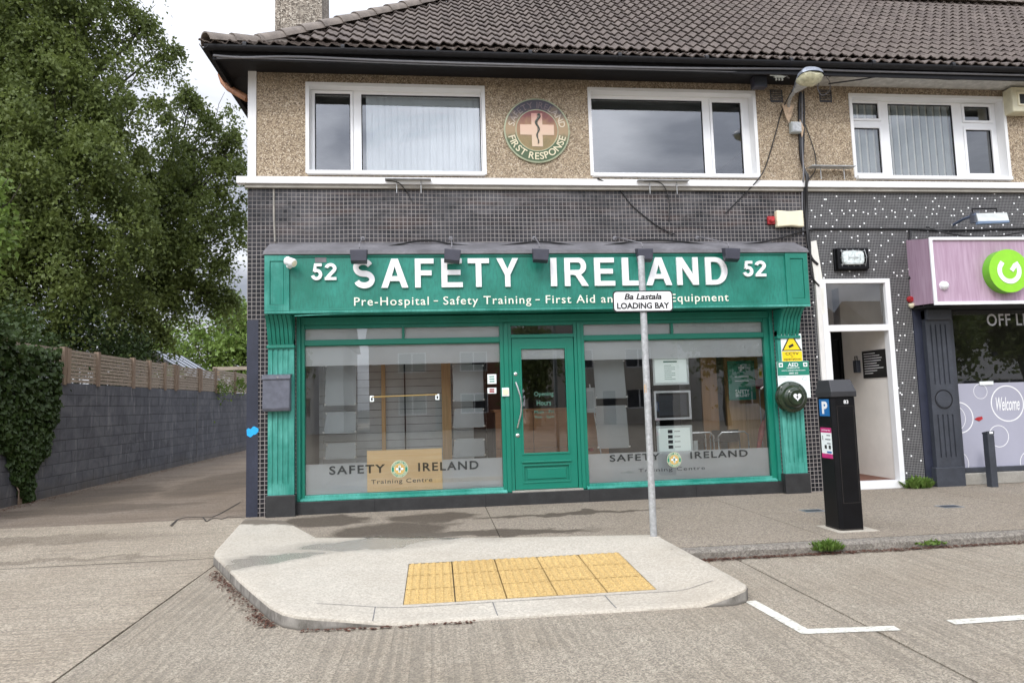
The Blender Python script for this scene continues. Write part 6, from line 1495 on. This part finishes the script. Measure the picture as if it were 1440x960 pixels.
# sheds and pergola beam behind the fence
t = thing('garden_shed', 'grey pitched shed roof showing above the fence in the alley', 'shed', (-9.6, 15, 0))
box('wall', -10.8, -8.4, 14, 17, 0, 2.7, M['fencewood'], t)
mt = plain('pale_roof_sheet', (.42, .45, .50), .45, var=.15)
for k in range(5): x0 = 14-.1+k*.65; MB().prism([(-9.6, x0, 3.62), (-9.6, x0+.60, 3.62), (-8.1, x0+.60, 2.66), (-8.1, x0, 2.66)], (0, 0, .03)).build('roof_panel', mt, t)
for k in range(5): x0 = 14-.1+k*.65; MB().prism([(-9.6, x0, 3.62), (-11.1, x0, 2.66), (-11.1, x0+.60, 2.66), (-9.6, x0+.60, 3.62)], (0, 0, .03)).build('roof_panel', mt, t)
for k in range(6): x0 = 14-.125+k*.65; MB().prism([(-9.6, x0-.02, 3.65), (-9.6, x0+.02, 3.65), (-8.1, x0+.02, 2.70), (-8.1, x0-.02, 2.70)], (0, 0, .02)).build('rib', M['slate'], t)
t = thing('pergola', 'pale timber beam and posts beyond the end of the fence', 'pergola', (-8, 24, 0)); X0, Z0 = at(300, 519, 24); X1, Z1 = at(420, 519, 24)
box('beam', X0, X1, 23.9, 24.05, Z0-.06, Z0+.1, M['fencewood'], t)
for k in range(3): xx = X0+.2+k*1.4; box('post', xx, xx+.1, 23.92, 24.02, 0, Z0-.061, M['wood'], t)
tag(box('end_fence', -7.2, -2.4, 30, 30.1, 0, 2.6, M['fencewood'], None), 'plain timber fence closing the far end of the alley', 'fence')

# ================================================================== FOLIAGE
def leaf_mesh(name, pts, size, mat, parent, shape='oval', lean=None, aspect=.62):
    """pts Nx3 leaf positions; every leaf is a small folded kite of its own"""
    n = len(pts); sz = size*rng.uniform(.6, 1.3, n)
    d = rng.normal(size=(n, 3)); d[:, 2] -= .55; d /= np.linalg.norm(d, axis=1)[:, None]
    if lean is not None: d = lean+d*.45; d /= np.linalg.norm(d, axis=1)[:, None]
    q = rng.normal(size=(n, 3)); s = np.cross(d, q); s /= np.linalg.norm(s, axis=1)[:, None]
    d *= sz[:, None]; s *= (sz*aspect*.5)[:, None]; nn = np.cross(d, s); nn /= np.linalg.norm(nn, axis=1)[:, None]; nn *= (sz*.12)[:, None]
    V = np.stack([pts, pts+d*.45+s+nn, pts+d, pts+d*.45-s+nn], 1).reshape(-1, 3)
    off = Vector((0, 0, 0)); p = parent
    while p is not None: off += p.location; p = p.parent
    V = V-np.array(off)
    me = bpy.data.meshes.new(name); me.vertices.add(4*n); me.vertices.foreach_set('co', V.astype(np.float32).ravel())
    me.loops.add(4*n); me.polygons.add(n); me.loops.foreach_set('vertex_index', np.arange(4*n, dtype=np.int32))
    me.polygons.foreach_set('loop_start', np.arange(0, 4*n, 4, dtype=np.int32)); me.update(calc_edges=True); me.materials.append(mat)
    o = bpy.data.objects.new(name, me); COL.objects.link(o); o.parent = parent; return o
def sprays(lobes, per_clump, clump_r, density, droop=.6, big_crown=False):
    out = []
    for (c, rx, ry, rz) in lobes:
        vol = rx*ry*rz*4.2; n = max(6, int(vol*density*(.62 if rx < 1.9 and big_crown else 1)))
        u = rng.normal(size=(n, 3)); u /= np.linalg.norm(u, axis=1)[:, None]; rad = rng.random(n)**.42
        cc = np.array(c)+u*rad[:, None]*np.array([rx, ry, rz])
        for q in cc:
            m = int(per_clump*rng.uniform(.35, 1.5)); r = clump_r*rng.uniform(.6, 1.35)
            g = rng.normal(size=(m, 3))*np.array([r, r, r*.6]); g[:, 2] -= droop*(g[:, 0]**2+g[:, 1]**2)/r
            out.append(q+g*.62)
    return np.concatenate(out)
def limb(b, p0, p1, r0, r1, wob=.12, n=6):
    P = [Vector(p0).lerp(Vector(p1), k/n)+Vector((random.uniform(-wob, wob), random.uniform(-wob, wob), random.uniform(-wob, wob)*.4))*(0 if k in (0, n) else 1) for k in range(n+1)]
    b.tube(P, [r0+(r1-r0)*k/n for k in range(n+1)], 7); return P
def L(px, py, y, rpx, ky=1.0, kz=1.0):
    X, Z = at(px, py, y); s = (y+10.21)/965*1.15*rpx; return ((X, y, Z), s, s*ky, s*kz)
def tree(name, label, base, lobes, leaf, mat, per=150, cr=.42, dens=1.6, trunk_r=.22, big=True):
    t = thing(name, label, 'tree', base); pts = sprays(lobes, per, cr, dens, big_crown=leaf < .115)
    keep = (pts[:, 2] > .3) & ~((pts[:, 0] > -3.4) & (pts[:, 1] > -1)); pts = pts[keep]
    leaf_mesh('crown', pts, leaf, mat, t)
    b = MB(); top = Vector(lobes[0][0]); limb(b, base, (base[0]*.6+top.x*.4, base[1]*.6+top.y*.4, top.z), trunk_r, trunk_r*.45)
    b.build('trunk', M['bark'], t, smooth=True)
    for (c, rx, ry, rz) in lobes:
        b = MB(); s = Vector(base).lerp(Vector((base[0]*.6+top.x*.4, base[1]*.6+top.y*.4, top.z)), random.uniform(.35, .7)); P = limb(b, s, c, trunk_r*.28, .025, .25)
        for k in range(5):
            e = Vector(c)+Vector((random.gauss(0, rx*.55), random.gauss(0, ry*.55), random.gauss(.2, rz*.55))); limb(b, P[3+k % 3], e, .022, .006, .12, 5)
        b.build('limb', M['bark'], t, smooth=True)
    return t
big_l = [L(35, 55, 9, 100), L(130, 25, 9, 62), L(150, 95, 9, 60), L(55, 160, 8, 95), L(130, 190, 8, 85), L(30, 270, 7.5, 95), L(120, 290, 8, 85), L(190, 150, 10, 45), L(-60, 120, 9, 120), L(-60, 300, 8, 120), L(60, 380, 7.5, 90), L(150, 370, 9, 70), L(20, 430, 7, 70), L(-90, 420, 7, 90), L(80, -60, 9, 100), L(225, 75, 11, 22), L(205, 30, 10, 18)]
tree('birch_tree', 'very large dense green tree filling the upper left above the alley wall', (-12.2, 8.5, 0), big_l, .11, M['leaf'], per=250, cr=.40, dens=1.9)
right_l = [L(270, 215, 13, 48), L(300, 190, 13, 38), L(318, 260, 13, 40), L(255, 290, 12, 58), L(315, 330, 13, 36), L(225, 350, 12, 62), L(290, 380, 13, 42), L(215, 250, 12, 62), L(232, 405, 12.5, 46), L(180, 425, 12, 55), L(322, 205, 13, 22), L(305, 415, 13, 18), L(268, 140, 13, 14)]
tree('alley_tree', 'drooping green tree overhanging the alley left of the white corner board', (-10.6, 12.5, 0), right_l, .12, M['leaf'], per=210, cr=.36, dens=2.3, trunk_r=.18)
near_l = [L(-8, 285, 2.6, 22), L(-30, 250, 2.5, 30), L(-12, 330, 2.6, 16)]
tree('sapling', 'bright leafy twigs reaching in at the left edge', (-9.6, 2.4, 0), near_l, .13, M['leaf2'], per=45, cr=.2, dens=9, trunk_r=.05)
far_l = [L(270, 480, 32, 38), L(320, 462, 32, 40), L(360, 480, 33, 50), L(300, 500, 31, 30), L(225, 500, 34, 40), L(400, 470, 34, 60), L(340, 440, 33, 22)]
tree('garden_tree', 'bright green bushy tree beyond the far end of the alley', (-12.5, 32, 0), far_l, .26, M['leaf2'], per=120, cr=.7, dens=.55, trunk_r=.2)
# dark undergrowth behind the wall
und = [((-9.3, 5.0, 3.0), 1.5, 2.2, 1.0), ((-9.0, 8.5, 3.3), 1.3, 2.2, 1.0), ((-9.6, 2.4, 3.1), 1.6, 1.6, 1.3)]
t = thing('hedge', 'dark dense hedge growing just behind the fence on the alley wall', 'hedge', (-9.3, 8, 0)); leaf_mesh('foliage', sprays(und, 190, .42, 3.4, .3), .10, M['ivyleaf'], t)
b = MB()
for k in range(9): limb(b, (-9.4+random.uniform(-.3, .3), 2+k*1.9, 0), (-9.2+random.uniform(-.5, .5), 2+k*1.9+random.uniform(-.5, .5), 3.2), .06, .02)
b.build('stems', M['bark'], t)
# ivy on the wall: leaves hug the face, in a tapering curtain
t = thing('ivy', 'thick dark ivy hanging down the alley wall at the left edge', 'ivy', (AWX, 3, 0))
pts = []
ytop, ybot = 2.8, 2.95
n = 0
while n < 7500:
    z = random.uniform(0, 3.0)**.93; f = min(1, z/2.2); ed = .05*math.sin(z*9)+.04*math.sin(z*23)
    ZK = (0, .11, .6, .88, 1.3, 1.83, 2.6, 3.0); yl = float(np.interp(z, ZK, (2.74, 2.7, 2.46, 2.2, 1.6, 1.1, .7, .6)))+ed; yr = float(np.interp(z, ZK, (3.0, 3.02, 3.14, 3.5, 3.72, 3.86, 3.86, 3.8)))+ed
    y = random.uniform(yl, yr); edge = min(y-yl, yr-y); th = min(.17, .03+edge*.4)*(.5+.5*f)
    pts.append((AWX+.01+random.random()*th, y, z)); n += 1
pts = np.array(pts); leaf_mesh('foliage', pts, .085, M['ivyleaf'], t, lean=np.array([.55, 0, -.75]), aspect=.95)
b = MB()
for k in range(7): limb(b, (AWX+.02, 2.68+random.uniform(-.06, .08), -.02), (AWX+.03, 2.75+random.uniform(-.5, .6), 1.6), .012, .006, .05)
b.build('stems', M['postwood'], t)
pts2 = sprays([((AWX-.05, 2.3, 2.75), .35, 1.2, .45), ((AWX-.1, 1.2, 2.9), .4, .9, .5)], 120, .22, 16, .3); leaf_mesh('foliage', pts2, .10, M['ivyleaf'], t, aspect=.9)
t = thing('creeper', 'sparse green creeper sprig on the fence near its far end', 'creeper', (AWX, 14, 2.1)); leaf_mesh('foliage', sprays([((AWX+.05, 13.9, 2.35), .1, .7, .2), ((AWX+.05, 16.2, 2.5), .1, .9, .25)], 60, .14, 40), .09, M['leaf2'], t); b = MB(); limb(b, (AWX+.03, 13.3, 2.15), (AWX+.05, 14.8, 2.5), .008, .004, .05); b.build('stem', M['bark'], t)

# ================================================================== ACROSS THE STREET (seen only in the glass)
def house(x, w, wallm, label):
    t = thing('opposite_house', label, 'house', (x, -34, 0)); hs = []
    for fx in (.18, .62):
        for z in (.9, 3.6): hs.append((x+w*fx, x+w*fx+w*.2, z, z+1.3))
    MB().holes(x, x+w, -.13, 5.6, hs, -34, -34.3).build('wall', wallm, t); box('back_wall', x, x+w, -42, -41.8, -.13, 5.6, wallm, t); box('side_wall', x-.2, x-.001, -42, -34, -.13, 5.6, wallm, t); box('side_wall', x+w+.001, x+w+.2, -42, -34, -.13, 5.6, wallm, t)
    MB().prism([(x-.4, -33.5, 5.5), (x-.4, -42.5, 5.5), (x-.4, -38, 8.4)], (w+.8, 0, 0)).build('roof', M['roof'], t)
    for h in hs:
        wn = MB().holes(h[0], h[1], h[2], h[3], [(h[0]+.08, (h[0]+h[1])/2-.04, h[2]+.08, h[3]-.08), ((h[0]+h[1])/2+.04, h[1]-.08, h[2]+.08, h[3]-.08)], -34.12, -34.2).build('window', M['upvc'], t)
        MB().face([(h[1], -34.16, h[2]), (h[0], -34.16, h[2]), (h[0], -34.16, h[3]), (h[1], -34.16, h[3])]).build('pane', M['slate'], wn)
    box('door', x+w*.44, x+w*.53, -33.98, -33.9, -.1, 2.1, M['slate'], t)
brick = plain('red_brick_wall', (.25, .11, .07), .9, var=.2, scale=12)
house(-16, 10, M['white'], 'white rendered house across the street, seen only in the glass'); house(-4, 9, brick, 'red brick house across the street, seen only in the glass'); house(7, 9, M['ivory'], 'cream house across the street, seen only in the glass'); house(31, 13, M['white'], 'long white house across the street, reflected above the lilac film'); house(18.5, 10, M['white'], 'white house across the street between the cream house and the long one')
def btree(x, y, h, label):
    t = thing('street_tree', label, 'tree', (x, y, -.1)); leaf_mesh('crown', sprays([((x, y, h*.68), h*.26, h*.26, h*.3)], 60, .6, 2.0), .34, M['leaf'], t); b = MB(); limb(b, (x, y, -.1), (x, y, h*.7), .2, .06); b.build('trunk', M['bark'], t)
btree(33, -25, 9, 'dark tree opposite reflected above the lilac film'); btree(27, -24, 7, 'smaller dark tree opposite, left of the one reflected above the lilac film'); btree(-9, -27, 8, 'street tree opposite, left one in the reflections'); btree(16, -26, 9, 'street tree opposite, right one in the reflections'); btree(5.5, -29, 6.5, 'small street tree opposite, middle one in the reflections')
